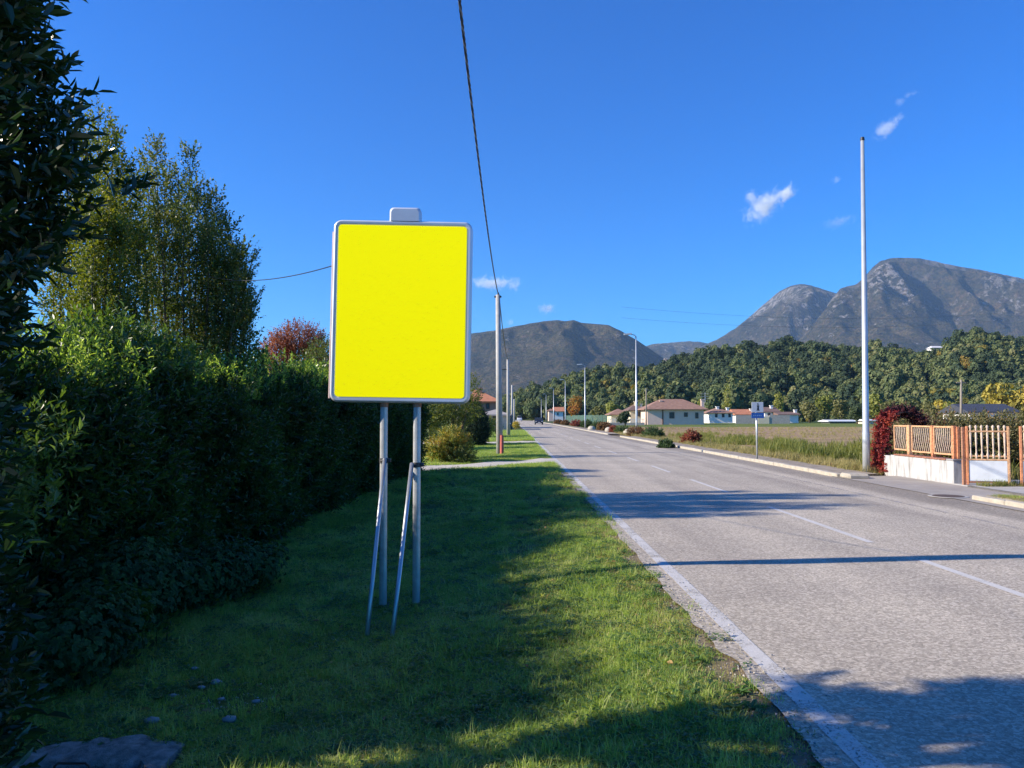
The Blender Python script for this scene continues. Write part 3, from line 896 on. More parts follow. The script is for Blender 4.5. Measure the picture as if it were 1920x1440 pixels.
# ------------------------------------------------------------------ tall bare pole
M_POLE = simple('galvanised_pole', (.52, .55, .56), .4, .45, var=.12, scale=2, bumps=.08)
TB = gnd(1624.5, 888); TT = at(1617, 262, TB.y)
tp = thing('lamp_pole', 'tall bare galvanised pole without a lamp, nearest on the right beside the red creeper', 'pole', TB)
MB().tube([TB + Vector((0, 0, -.1)), TB + (TT - TB) * .12, TB + (TT - TB) * .125, TT], [.100, .097, .090, .050], 16).build('shaft', M_POLE, tp, smooth=True)
MB().tube([TT + Vector((0, 0, -.02)), TT + Vector((0, 0, .07))], [.064, .05], 12).build('end_cap', M_BLACK, tp, auto=40)

# ------------------------------------------------------------------ street lamps
M_LAMPHEAD = simple('lamp_head_grey', (.55, .58, .60), .4, .2, var=.08)
M_GLASS = simple('lamp_glass', (.35, .38, .4), .15, var=.05)
def street_lamp():
    t = thing('street_lamp', 'x', 'street lamp', (0, 0, 0), 'street lamps along the right side of the road')
    MB().tube([(0, 0, -.1), (0, 0, 1.2), (0, 0, 9.3)], [.10, .095, .055], 12).build('shaft', M_POLE, t, smooth=True)
    MB().tube([(0, 0, 9.25), (-.12, 0, 9.42), (-.5, 0, 9.5)], [.05, .045, .04], 8).build('arm', M_POLE, t, smooth=True)
    mb = MB().obox((-.78, 0, 9.53), (.36, 0, .03), (0, .15, 0), (-.005, 0, .06))
    h = mb.build('lamp_head', M_LAMPHEAD, t)
    MB().obox((-.80, 0, 9.455), (.24, 0, .02), (0, .11, 0), (0, 0, .015)).build('lamp_glass', M_GLASS, h)
    return t
lamp0 = street_lamp()
lamps = [(1191.5, 624, 'nearest street lamp, tall and slim, standing behind the brown shrub by the kerb'),
         (1095, 682, 'second nearest street lamp, in front of the autumn orange tree'),
         (1058, 711, 'third street lamp along the road, left of the orange autumn tree'),
         (1036, 727, 'fourth street lamp along the road, beyond the dark car'),
         (1022, 738, 'fifth and far small street lamp along the road'),
         (1013, 746, 'sixth street lamp, the tiny last one down the road')]
for i, (x, yt, lab) in enumerate(lamps):
    Y = 8.02 * 1443 / (782 - yt)
    t = lamp0 if i == 0 else copy_tree(lamp0)
    q = at(x + 2, 790, Y)
    t.location = (q.x, Y, .0); t['label'] = lab
# old wooden pole in the field and a grey one beyond the gate
M_WOODP = simple('weathered_pole_wood', (.24, .21, .17), .9, var=.2, scale=3)
for (x, yb, yt, Y, lab) in ((1211.5, 793, 728, 150, 'thin pole with a crossbar before the pale hip-roofed house'), (1802, 797, 712, 80, 'weathered pole rising from the garden thicket behind the gate')):
    a = at(x, yb, Y); a.z = 0; b = at(x, yt, Y)
    t = thing('utility_pole', lab, 'utility pole', a)
    MB().tube([a, b], [.15, .10], 8).build('shaft', M_WOODP, t, smooth=True)
    MB().box((b.x - .5, b.y - .05, b.z - .35), (b.x + .5, b.y + .05, b.z - .25)).build('crossbar', M_WOODP, t)

# ------------------------------------------------------------------ bus stop sign
BS = gnd(1419.5, 862, .05)
bs = thing('bus_stop_sign', 'small sign with white pictogram plate above a blue plate, on a slim post', 'road sign', BS)
T = at(1418, 753, BS.y)
MB().tube([BS + Vector((0, 0, -.1)), Vector((T.x, BS.y, T.z - .05))], .032, 10).build('post', M_POLE, bs, smooth=True)
a, b = at(1408.5, 754, BS.y), at(1430.5, 773, BS.y)
M_WPL = simple('white_sign_face', (.50, .54, .58), .4, var=.04)
pl = MB().box((a.x, BS.y - .055, b.z), (b.x, BS.y - .040, a.z), .004).build('pictogram_plate', M_WPL, bs)
cxm, czm = (a.x + b.x) / 2 + .01, (a.z + b.z) / 2
M_INK = simple('dark_print', (.02, .025, .035), .5, var=.1)
# a small person-like pictogram
mb = MB(); yf = BS.y - .0575
def flat(pts): mb.add([(x, yf, z) for x, z in pts], [tuple(range(len(pts)))])
flat([(cxm + .028 * math.cos(t), czm + .115 + .028 * math.sin(t)) for t in np.linspace(0, 6.28, 10)[:-1]])
flat([(cxm - .035, czm + .07), (cxm + .045, czm + .07), (cxm + .035, czm - .03), (cxm - .02, czm - .03)])
flat([(cxm - .02, czm - .03), (cxm + .035, czm - .03), (cxm + .05, czm - .14), (cxm + .02, czm - .14)])
flat([(cxm - .05, czm - .13), (cxm - .02, czm - .13), (cxm + .01, czm - .03), (cxm - .02, czm - .03)])
mb.build('pictogram', M_INK, pl)
a, b = at(1408, 774, BS.y), at(1432, 784, BS.y)
M_BLUE = simple('blue_sign_face', (.02, .10, .36), .4, var=.05)
pl = MB().box((a.x, BS.y - .055, b.z), (b.x, BS.y - .040, a.z), .004).build('blue_plate', M_BLUE, bs)
M_PB = simple('pale_blue_print', (.22, .38, .62), .5)
for k in range(5):
    mb = MB(); x = a.x + .07 + k * .065
    flat([(x, b.z + .07), (x + .035, b.z + .07), (x + .035, b.z + .115), (x, b.z + .115)])
    mb.build('letter', M_PB, pl)

# ================================================================== WHITE WALL, RAILINGS, GATE, CREEPER
m, n, p, o = mat('peeling_white_paint')
tc = N(n, 'ShaderNodeTexCoord')
mp = N(n, 'ShaderNodeMapping'); mp.inputs['Scale'].default_value = (6, 6, .9); n.links.new(tc.outputs['Object'], mp.inputs['Vector'])
a = noise_tex(n, 1.2, 6, .65, mp.outputs[0]); b = noise_tex(n, 5, 5, .7, tc.outputs['Object'])
cc = ramp(n, a.outputs[0], [(.34, (.22, .21, .19)), (.44, (.36, .355, .34)), (.56, (.48, .475, .47)), (.75, (.53, .53, .53))])
cc = mix(n, maprange(n, b.outputs[0], .62, .7, 0, .7), cc.outputs[0], (.38, .36, .32))
n.links.new(cc, p.inputs['Base Color']); p.inputs['Roughness'].default_value = .85; bump(n, p, b.outputs[0], .3, .01)
M_WHITE = m
M_TERRA = simple('terracotta_coping', (.30, .13, .08), .85, var=.3, scale=12, bumps=.3)
M_ORANGE = simple('orange_painted_iron', (.55, .22, .10), .65, var=.45, scale=22, bumps=.4)
M_ORANGE2 = simple('pale_orange_iron', (.58, .33, .17), .7, var=.4, scale=22, bumps=.4)
M_CREAM = simple('cream_painted_bars', (.55, .43, .33), .7, var=.35, scale=30)
WX = 10.46
ya = gnd(1655, 889).y; yb_ = gnd(1785, 909).y
w0, w1 = 18.3, 21.75
wall = thing('garden_wall', 'low peeling white garden wall with terracotta coping beside the red creeper', 'wall', (WX, w0, 0))
MB().box((WX, w0, -.1), (WX + .24, 21.33, .56), .006).build('wall_panel', M_WHITE, wall)
MB().box((WX + .02, 21.345, -.1), (WX + .22, w1, .53), .006).build('wall_end', M_WHITE, wall)
mb = None
for i in range(9):
    y = w0 + .30 + i * .36
    if y + .34 > 21.3: break
    MB().box((WX - .03, y, .562), (WX + .27, y + .345, .595 + rnd.uniform(0, .01)), .006).build('coping_tile', M_TERRA, wall)
MB().box((WX - .02, w0 - .02, .562), (WX + .34, w0 + .28, .60), .006).build('pillar_top', simple('grey_mortar', (.28, .27, .26), .9, var=.2), wall)
rail = thing('iron_railing', 'orange iron railing with wavy cream bars standing on the white garden wall', 'railing', (WX + .1, w0, .6))
rx = WX + .11
def post_box(name, x, y, z0, z1, s, m, par):
    return MB().box((x - s, y - s, z0), (x + s, y + s, z1), .008).build(name, m, par)
# each panel: top and bottom rail plus slanting wavy bars
def panel(y0, y1, z0, z1, nb):
    for z in (z0, z1):
        MB().box((rx - .02, y0, z - .02), (rx + .02, y1, z + .02), .004).build('rail', M_ORANGE2, rail)
    for y in (y0, y1):
        MB().box((rx - .02, y - .018, z0), (rx + .02, y + .018, z1), .004).build('stile', M_ORANGE2, rail)
    for i in range(nb):
        yb = y0 + (y1 - y0) * (i + .7) / (nb + .4)
        pts = []
        for k in range(9):
            t = k / 8
            pts.append((rx + .012, yb + .10 * (t - .5) * -1 + .028 * math.sin(t * 2 * math.pi * 1.25 + 1), z0 + (z1 - z0) * t))
        MB().tube(pts, .0105, 5).build('bar', M_CREAM, rail, smooth=True)
Z0, Z1 = .70, 1.36
panel(18.52, 19.30, Z0, Z1, 9)
panel(19.46, 20.36, Z0, Z1, 9)
panel(20.62, 21.30, Z0 + .02, Z1, 7)
for y, s, mm in ((18.44, .045, M_ORANGE), (19.365, .04, M_ORANGE), (20.49, .055, M_ORANGE2)):
    post_box('post', rx, y, .56, Z1 + .03, s, mm, rail)

# gate: two leaves across the driveway, facing the camera
GY0 = 17.9
def gp(px, py=860): return at(px, py, GY0)
gx0, gx1 = gp(1812).x, gp(1882).x
M_SHEET = simple('white_gate_sheet', (.66, .68, .69), .5, var=.13, scale=3, bumps=.1)
def gate_leaf(x0, x1, mirror, lab):
    g_ = thing('gate_leaf', lab, 'gate', (x0, GY0, 0.03), 'leaves of the driveway gate')
    g_.rotation_euler = (0, 0, R(-20))
    if mirror: g_.location = (x0, GY0 - (x0 - gx0) * math.tan(R(20)), .03)
    zt, zm, zb = 1.33, .70, .10
    for (xa, m_) in ((x0 + .02, M_ORANGE), (x1 - .02, M_ORANGE2)):
        MB().box((xa - .025, GY0 - .025, .04), (xa + .025, GY0 + .025, zt + .06), .006).build('stile', m_, g_)
    for z in (zt - .06, zm, zm - .08, zb):
        MB().box((x0 + .046, GY0 - .018, z - .018), (x1 - .046, GY0 + .018, z + .018), .004).build('rail', M_ORANGE2 if z > .3 else M_RUST, g_)
    MB().box((x0 + .05, GY0 - .012, .13), (x1 - .05, GY0 - .004, zm - .105), .003).build('sheet_panel', M_SHEET, g_)
    nb = 7
    for i in range(nb):
        x = x0 + (x1 - x0) * (i + .8) / (nb + .6)
        d = -.035 if mirror else .035
        MB().lathe((x, GY0, 0), [(.017, zm - .07), (.024, zm - .02), (.030, zm + .03), (.016, zm + .08), (.014, zm + .2), (.021, zm + .30), (.023, zt - .12), (.017, zt - .04), (.018, zt), (.030, zt + .035), (.028, zt + .06), (.008, zt + .085)], 8).build('baluster', M_CREAM, g_, smooth=True)
    return g_
gate_leaf(gx0, gx1, False, 'left gate leaf with cream balusters above a white sheet, next to the wall')
gate_leaf(gx1 + .14, gx1 + .14 + (gx1 - gx0), True, 'right leaf of the driveway gate, cut by the right edge of the picture')
for i, (px_, lab, z_, y_) in enumerate(((1797, 'orange iron gate post standing on the corner of the white wall', .6, 18.40), (1806.5, 'slim rusty gate post beside the left gate leaf', -.02, 17.95))):
    q = at(px_, 860, y_)
    o = MB().box((q.x - .035, y_ - .03, z_), (q.x + .035, y_ + .03, 1.37), .008).build('gate_post', M_ORANGE if i == 0 else M_RUST, base=(q.x, y_, 0))
    tag(o, lab, 'post')
q = gp(1897)
o = MB().tube([(gx1 + .12, GY0 + .05, -.02), (gx1 + .11, GY0 + .05, .9)], .03, 8).build('gate_stake', M_RUST, base=(gx1 + .12, GY0, 0), smooth=True)
tag(o, 'thin rusty stake with a weed between the two gate leaves', 'post')
# small red triangular plate hung on the left leaf
q = gp(1882, 800)
o = MB().add([(q.x - .1, GY0 - .04, 1.27), (q.x + .1, GY0 - .04, 1.27), (q.x + .02, GY0 - .04, 1.02), (q.x - .1, GY0 - .03, 1.27), (q.x + .1, GY0 - .03, 1.27), (q.x + .02, GY0 - .03, 1.02)], [(2, 1, 0), (3, 4, 5), (0, 1, 4, 3), (1, 2, 5, 4), (2, 0, 3, 5)]).build('orange_flag', M_ORANGE, base=(q.x, GY0, 1.2))
tag(o, 'faded orange triangular pennant hanging on the gate leaf', 'flag')

# manhole
mh = gnd(1778, 932)
mho = thing('manhole_cover', 'round rusty manhole cover let into the pale pavement before the gate', 'manhole cover', (mh.x, mh.y, .012))
MB().lathe((mh.x, mh.y, .013), [(.36, 0), (.36, .008), (.30, .009)], 28).build('rim', m2, mho)
MB().lathe((mh.x, mh.y, .022), [(.29, .0), (.29, .004)], 28).build('lid', simple('rusty_iron_lid', (.10, .07, .055), .8, .3, var=.3, scale=30, bumps=.5), mho)
# raised step in front of the gate slab and the broken kerb end
kb = gnd(1597, 894)
o = MB().box((8.70, 19.95, -.02), (9.25, 20.55, .13), .05).build('broken_kerb_block', M_KERB, base=(9, 20.2, 0)); tag(o, 'rounded concrete block at the broken kerb end before the tall pole', 'kerb block')
kend = simple('damp_dark_concrete', (.10, .095, .09), .9, var=.3, scale=10, bumps=.5)
MB().box((10.36, 5, -.02), (10.43, 17.6, .045), .01).build('channel_drain', kend)['kind'] = 'structure'

# ================================================================== VEGETATION, NEAR
M_LAUREL = leaf_mat('laurel_leaves', [(.014, .032, .012), (.026, .054, .017), (.042, .080, .022), (.08, .125, .034)], .34, .36, (2.8, 2.7, .7), spec=.5, patch=1.3)
M_LAUREL_OLD = leaf_mat('yellowing_laurel_leaves', [(.10, .13, .025), (.20, .17, .03), (.30, .13, .03)], .35, .5)
M_TALL = leaf_mat('dark_laurel_leaves', [(.012, .030, .014), (.020, .048, .018), (.034, .070, .022)], .22, .3, (1.8, 2.0, .6), spec=.6, patch=2)
M_BARK = simple('grey_brown_bark', (.12, .095, .07), .9, var=.3, scale=12, bumps=.6)
M_CORE = simple('dark_hedge_hull', (.018, .024, .012), .95, var=.5, scale=9, bumps=.8, spec=.1)

hsprigs = proto_collection('hedge_sprigs', [proto('sprig_a', sprig_mesh('sprig_a', M_LAUREL, 9, .20, .095, .034, 62, seed=1)),
    proto('sprig_b', sprig_mesh('sprig_b', M_LAUREL, 8, .15, .085, .032, 70, seed=2)),
    proto('sprig_c', sprig_mesh('sprig_c', M_LAUREL, 11, .28, .09, .030, 48, seed=3)),
    proto('sprig_d', sprig_mesh('sprig_d', M_LAUREL_OLD, 4, .10, .075, .03, 70, seed=4))])

HY0, HY1 = 3.95, 23.4
M_LITTOP = leaf_mat('sunlit_laurel_leaves', [(.08, .14, .035), (.14, .22, .05), (.22, .30, .07), (.32, .38, .13)], .5, .33, (2.2, 2.2, .8), spec=.6, patch=1.3)  # paler laurel copy: sunlight on the hedge top put into leaf colour
hs2 = proto_collection('hedge_sprigs_all', list(hsprigs.objects) + [proto('sprig_e', sprig_mesh('sprig_e', M_LITTOP, 9, .18, .085, .032, 50, seed=5)), proto('sprig_f', sprig_mesh('sprig_f', M_LITTOP, 7, .15, .08, .030, 58, seed=6))])
def hfront(Y): return -5.05 + .098 * np.asarray(Y)
def hheight(Y): return 2.64 - .22 * np.exp(-((np.asarray(Y) - 9.2) / 1.8) ** 2) + .32 * (1 - sstep(5.6, 7.4, Y)) + .012 * np.asarray(Y) + .10 * np.sin(np.asarray(Y) * .9) + .07 * np.sin(np.asarray(Y) * 2.3 + 1)
# outline of the hedge: (inward offset, height fraction)
PR = np.array([(.10, .0), (.0, .25), (-.02, .5), (.02, .66), (.14, .73), (.55, .76), (1.1, .77), (1.7, .77), (2.2, .76), (2.4, .6), (2.4, 0)])
seg = np.linalg.norm(np.diff(PR * np.array([1, 3.1]), axis=0), axis=1); cum = np.concatenate([[0], np.cumsum(seg)])
def hedge_pt(s, Y, depth):
    a = np.interp(s, cum, PR[:, 0]); b = np.interp(s, cum, PR[:, 1])
    e = .02
    a2 = np.interp(s + e, cum, PR[:, 0]); b2 = np.interp(s + e, cum, PR[:, 1]); a1 = np.interp(s - e, cum, PR[:, 0]); b1 = np.interp(s - e, cum, PR[:, 1])
    tx, tz = -(a2 - a1), (b2 - b1) * 3.1
    L = np.hypot(tx, tz) + 1e-9; nx, nz = tz / L, -tx / L        # outward (towards +X on the front)
    h = hheight(Y); X = hfront(Y) - a; g_ = ground_h(X, Y)
    Z = g_ + b * (h - g_)
    bmp = .13 * np.sin(Y * 2.1 + s * 2) + .09 * np.sin(Y * 4.7 - s * 3.1)
    X = X + nx * (bmp - depth); Z = Z + nz * (bmp - depth)
    return X, Z, nx, nz
hedge = thing('laurel_hedge', 'long dark laurel hedge along the left of the verge, its top sunlit', 'hedge', (float(hfront(14)), 14, float(ground_h(hfront(14), 14))))
nh = 34000
Yh = HY0 + (HY1 - HY0) * rng.uniform(0, 1, nh) ** 1.25
sh = rng.uniform(0, 1, nh) ** .9 * cum[8]
dp = rng.uniform(0, .30, nh)
X, Z, nx, nz = hedge_pt(sh, Yh, dp)
top = (sh > cum[4])
d = np.stack([nx + rng.normal(size=nh) * .45, rng.normal(size=nh) * .55, nz * .9 + .45 + rng.normal(size=nh) * .35 + top * 1.2], 1)
ix = rng.choice([0, 1, 2, 3], nh, p=[.39, .36, .22, .03])
P_ = np.stack([X, Yh, Z], 1)
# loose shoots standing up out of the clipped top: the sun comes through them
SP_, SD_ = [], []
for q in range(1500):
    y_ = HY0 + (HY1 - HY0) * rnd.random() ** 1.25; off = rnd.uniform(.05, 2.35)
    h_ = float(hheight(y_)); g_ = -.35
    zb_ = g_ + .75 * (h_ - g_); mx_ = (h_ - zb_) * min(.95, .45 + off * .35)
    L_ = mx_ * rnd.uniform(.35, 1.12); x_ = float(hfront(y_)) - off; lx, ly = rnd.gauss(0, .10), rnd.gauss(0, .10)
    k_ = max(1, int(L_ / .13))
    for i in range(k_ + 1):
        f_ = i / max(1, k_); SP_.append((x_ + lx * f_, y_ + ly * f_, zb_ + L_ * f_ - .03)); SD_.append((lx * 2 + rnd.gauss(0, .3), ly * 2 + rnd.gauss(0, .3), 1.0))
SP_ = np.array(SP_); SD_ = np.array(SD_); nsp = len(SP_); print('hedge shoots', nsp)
# the far end of the hedge
ne = 2600
Xe = hfront(HY1) - rng.uniform(0, 2.1, ne); be = rng.uniform(0, 1, ne)
He = np.interp(-(Xe - hfront(HY1)), PR[:8, 0], PR[:8, 1]) * 3.0
Pe = np.stack([Xe, HY1 + rng.uniform(-.2, .15, ne), -.1 + be * np.maximum(He, 1.9)], 1)
de = np.stack([rng.normal(size=ne) * .5, np.ones(ne), .4 + rng.normal(size=ne) * .4], 1)
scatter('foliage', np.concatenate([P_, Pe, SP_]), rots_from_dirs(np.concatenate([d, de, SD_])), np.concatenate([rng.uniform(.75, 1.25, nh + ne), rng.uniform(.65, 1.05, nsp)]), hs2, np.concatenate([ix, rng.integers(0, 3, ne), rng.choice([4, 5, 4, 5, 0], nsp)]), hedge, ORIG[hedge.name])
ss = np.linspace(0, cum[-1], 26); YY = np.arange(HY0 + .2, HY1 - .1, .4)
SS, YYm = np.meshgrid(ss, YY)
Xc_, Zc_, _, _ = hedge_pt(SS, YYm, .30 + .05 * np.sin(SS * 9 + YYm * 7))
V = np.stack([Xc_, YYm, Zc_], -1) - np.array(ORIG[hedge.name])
link('light_block_core', grid_mesh('light_block_core', V, M_CORE), hedge)  # solid dark hull added inside the leaves to block light

# ---- tall laurel at the left edge
LC = np.array([-3.08, 2.75]); 
gl = float(ground_h(LC[0], LC[1]))
laurel = thing('laurel_tree', 'tall dark glossy-leaved laurel filling the left edge of the picture', 'tree', (LC[0], LC[1], gl))
LS = proto_collection('laurel_sprigs', [proto('shoot_a', sprig_mesh('shoot_a', M_TALL, 10, .18, .088, .034, 62, seed=11)),
    proto('shoot_b', sprig_mesh('shoot_b', M_TALL, 8, .13, .082, .032, 72, seed=12)),
    proto('shoot_c', sprig_mesh('shoot_c', M_TALL, 12, .24, .08, .030, 45, seed=13))])
def laurel_r(z, th):
    base = np.interp(z, [-.4, .4, 1.0, 1.7, 2.2, 2.7, 3.1, 3.5, 4.3, 5.2, 6.0, 6.5], [.88, 1.02, 1.04, 1.04, 1.10, 1.18, 1.13, 1.02, .84, .70, .45, .1])
    return base * (1 + .06 * np.sin(3 * th + z * 2.1) + .05 * np.sin(7 * th - z * 3.3))
nl = 27000
z = np.where(rng.uniform(size=nl) < .8, rng.uniform(1.5, 6.4, nl), rng.uniform(-.4, 1.7, nl)); th = rng.uniform(0, 6.283, nl)
k = rng.uniform(.45, 1, nl) ** .5
r_ = laurel_r(z, th) * k
P_ = np.stack([LC[0] + r_ * np.cos(th), LC[1] + r_ * np.sin(th), z], 1)
d = np.stack([np.cos(th), np.sin(th), .7 + rng.normal(size=nl) * .4], 1) + rng.normal(size=(nl, 3)) * .35
ex_, exd = [], []
for q in range(46):
    t_ = rnd.uniform(0, 6.283); z_ = rnd.uniform(1.8, 6.2); r0_ = float(laurel_r(z_, t_)) * .85; L_ = rnd.uniform(.15, .55) * (1.0 if z_ > 3.6 or abs((t_ + 1.2) % 6.283 - 1.2) > 1.7 else .35)
    for i in range(int(4 + L_ * 26)):
        f_ = rnd.random(); rr_ = r0_ + .15 + L_ * f_
        ex_.append((LC[0] + rr_ * math.cos(t_) + rnd.gauss(0, .05), LC[1] + rr_ * math.sin(t_) + rnd.gauss(0, .05), z_ + .5 * L_ * f_ + rnd.gauss(0, .05))); exd.append((math.cos(t_) + rnd.gauss(0, .4), math.sin(t_) + rnd.gauss(0, .4), .7))
P_ = np.concatenate([P_, np.array(ex_)]); d = np.concatenate([d, np.array(exd)]); nl = len(P_)
# openings in the crown, where low sun gets through to the grass
kz = (P_[:, 2] + .22) / -SUN_DIR.z
gx_ = P_[:, 0] + SUN_DIR.x * kz; gy_ = P_[:, 1] + SUN_DIR.y * kz
nzz = np.array([noise.noise(Vector((a * 2.2, b * 4.5, 1.7))) for a, b in zip(gx_, gy_)])
gap = (((gx_ - .05) / .95) ** 2 + ((gy_ - 3.78) / .17) ** 2 < 1 + nzz * 1.5) | ((gx_ > .9) & (gy_ > 3.2) & (nzz > .12))
P_, d = P_[~gap], d[~gap]; nl = len(P_)
scatter('foliage', P_, rots_from_dirs(d), rng.uniform(.65, 1.0, nl), LS, None, laurel, ORIG[laurel.name])
mb = MB()
for q in range(7):
    a = q * .9; pts = [(LC[0] + .12 * math.cos(a), LC[1] + .12 * math.sin(a), gl - .1)]
    for t in (.25, .5, .75, 1): pts.append((LC[0] + math.cos(a) * (.15 + .55 * t), LC[1] + math.sin(a) * (.15 + .55 * t), gl + t * 5.8 + .2 * math.sin(a * 3 + t)))
    mb.tube(pts, [.05, .045, .035, .022, .008], 7)
mb.build('trunk', M_BARK, laurel, smooth=True)
# the big leaves one can pick out against the sky and in front: each its own object
leaf_mes = []
for i, (L_, W_) in enumerate(((.10, .037), (.09, .034), (.105, .038))):
    leaf_mes.append(quads_mesh('leaf', leaf_v(L_, W_, .3, .12 + .1 * i), M_TALL))
nleaf = 0
while nleaf < 270:
    z_ = rnd.uniform(-.2, 4.6); t_ = rnd.uniform(-.9, 1.75)
    rr_ = float(laurel_r(z_, t_)) * rnd.uniform(.97, 1.12)
    p_ = Vector((LC[0] + rr_ * math.cos(t_), LC[1] + rr_ * math.sin(t_), z_))
    if p_.x < -.85 * p_.y or p_.y < .8: continue
    o = bpy.data.objects.new('leaf', leaf_mes[nleaf % 3]); COL.objects.link(o); o.parent = laurel
    o.location = p_ - Vector(ORIG[laurel.name])
    out = Vector((math.cos(t_) + rnd.gauss(0, .5), math.sin(t_) + rnd.gauss(0, .5), rnd.gauss(.35, .5))).normalized()
    o.rotation_euler = (out.to_track_quat('Y', 'Z').to_matrix() @ Matrix.Rotation(rnd.uniform(-.8, .8), 3, 'Y')).to_euler()
    sc = rnd.uniform(.7, 1.15); o.scale = (sc, sc, sc)
    nleaf += 1

# ---- brambles and nettles sprawling at the foot of the hedge
M_BRAM = leaf_mat('bramble_leaves', [(.025, .06, .028), (.038, .085, .035), (.055, .11, .035), (.09, .15, .04)], .3, .6, spec=.15, patch=2.2)
brs = []
for q in range(3):
    r2 = random.Random(40 + q); out = []
    for i in range(6):
        an = i * 2.1; lv = np.concatenate([leaf_v(.085, .055, .15, .25) @ rotm(0, 0, a_).T for a_ in (-.9, 0, .9)])
        lv = lv @ rotm(r2.uniform(-.5, .2), r2.uniform(-.4, .4), an).T
        out.append(lv + np.array([.09 * math.cos(an + 1.57), .09 * math.sin(an + 1.57), .03 + .045 * i]))
    brs.append(proto('bramble_sprig', quads_mesh('bramble_sprig', np.concatenate(out), M_BRAM)))
brc = proto_collection('bramble_sprigs', brs)
def bush(name, label, cat, blobs, nn, coll, scale=(.8, 1.2), group=None, stems=None, kind='stuff', upw=.5, fill=.25):
    blobs = np.asarray(blobs, float)
    c0 = blobs[:, :3].mean(0); g0 = float(ground_h(c0[0], c0[1]))
    t = thing(name, label, cat, (c0[0], c0[1], g0), group)
    vol = (blobs[:, 3] * blobs[:, 4] + blobs[:, 3] * blobs[:, 5])
    b = rng.choice(len(blobs), nn, p=vol / vol.sum())
    d = rng.normal(size=(nn, 3)); d /= np.linalg.norm(d, axis=1, keepdims=True)
    k = rng.uniform(fill, 1, nn) ** .5
    P = blobs[b, :3] + d * k[:, None] * blobs[b, 3:]
    gz = ground_h(P[:, 0], P[:, 1]); ok = P[:, 2] > gz + .02
    P, d = P[ok], d[ok]
    dd = d + np.array([0, 0, upw]) + rng.normal(size=d.shape) * .35
    scatter('foliage', P, rots_from_dirs(dd), rng.uniform(scale[0], scale[1], len(P)), coll, None, t, ORIG[t.name])
    mb = MB()
    for q in range(5 if stems is None else stems):
        bb = blobs[rnd.randrange(len(blobs))]
        a = Vector((c0[0] + rnd.uniform(-.15, .15), c0[1] + rnd.uniform(-.15, .15), g0 - .05)); e = Vector(bb[:3]) + Vector((rnd.uniform(-.4, .4) * bb[3], rnd.uniform(-.4, .4) * bb[4], rnd.uniform(0, .6) * bb[5]))
        h_ = (e - a).length
        mb.tube([a, a.lerp(e, .5) + Vector((rnd.uniform(-.05, .05) * h_, 0, .06 * h_)), e], [.012 * h_ + .004, .009 * h_ + .003, .003], 6)
    if mb.v: mb.build('stem', M_BARK, t, smooth=True)
    return t
bush('bramble_bush', 'low sprawling brambles with pale green leaves in front of the foot of the hedge', 'bush',
     [(-3.7, 7.6, -.05, .45, 1.0, .40), (-3.35, 8.5, -.12, .45, .7, .26), (-3.35, 6.2, -.15, .35, .8, .28), (-3.05, 9.1, -.15, .35, .5, .2)], 1150, brc, (.4, .72), stems=0)

# ---- upright feathery trees behind the hedge
M_HORN = leaf_mat('hornbeam_leaves', [(.036, .065, .021), (.065, .105, .028), (.11, .145, .038), (.19, .18, .05)], .35, .5, (1.9, 1.8, .5), patch=.8)
M_HORNY = leaf_mat('yellow_green_leaves', [(.045, .075, .018), (.085, .12, .024), (.14, .17, .03), (.24, .23, .04)], .4, .5, (1.8, 1.7, .4), patch=.8)
def tree_sprigs(nm, m, L_, W_, n_=8, ln=.22):
    return proto_collection(nm, [proto(nm + 'x', sprig_mesh(nm + 'x', m, n_ + q, ln * (1 + .2 * q), L_, W_, 55, seed=60 + q, shape='x')) for q in range(3)])
hornc = tree_sprigs('horn_sprigs', M_HORN, .062, .036)
hornyc = tree_sprigs('horny_sprigs', M_HORNY, .066, .038)
def upright_tree(label, bx, by, tips, n_per, coll, rad=.34, zlow=1.4, trunk_r=.10):
    g0 = float(ground_h(bx, by))
    t = thing('hornbeam_tree', label, 'tree', (bx, by, g0), 'feathery trees behind the hedge')
    mb = MB(); P = []; D = []
    for (tx, ty, tz) in tips:
        tip = Vector((tx, ty, tz)); base = Vector((bx + rnd.uniform(-.15, .15), by + rnd.uniform(-.15, .15), g0))
        fork = Vector((base.x + (tx - base.x) * .35, base.y + (ty - base.y) * .35, g0 + .3 * (tz - g0)))
        knee = Vector((tx + (base.x - tx) * .22, ty + (base.y - ty) * .22, g0 + .58 * (tz - g0)))
        pts = [base, fork, knee, knee.lerp(tip, .55) + Vector((rnd.uniform(-.05, .05), 0, 0)), tip]
        mb.tube(pts, [trunk_r * .55, trunk_r * .4, trunk_r * .24, .012, .004], 6)
        H = tz - zlow
        for q in range(n_per):
            u = rnd.random() ** .8
            zz = zlow + H * u
            # point on the limb at this height
            for a, b in zip(pts[:-1], pts[1:]):
                if a.z <= zz <= b.z: c = a.lerp(b, (zz - a.z) / max(.01, b.z - a.z)); break
            else: c = pts[-1]
            rr = rad * (1.15 - 1.0 * u ** 1.1) * rnd.random() ** .6 * 1.25
            # side twigs rise at an angle, which gives the plumes
            an = rnd.uniform(0, 6.283)
            P.append((c.x + rr * math.cos(an), c.y + rr * math.sin(an), zz + rr * .25)); D.append((math.cos(an) * .6, math.sin(an) * .6, 1.0 + rnd.uniform(-.5, .3)))
    mb.build('limb', M_BARK, t, smooth=True)
    P = np.array(P); D = np.array(D) + rng.normal(size=(len(D), 3)) * .25
    scatter('foliage', P, rots_from_dirs(D), rng.uniform(.7, 1.25, len(P)), coll, None, t, ORIG[t.name])
    return t
def T_(px, py, Y): q = at(px, py, Y); return (q.x, q.y, q.z)
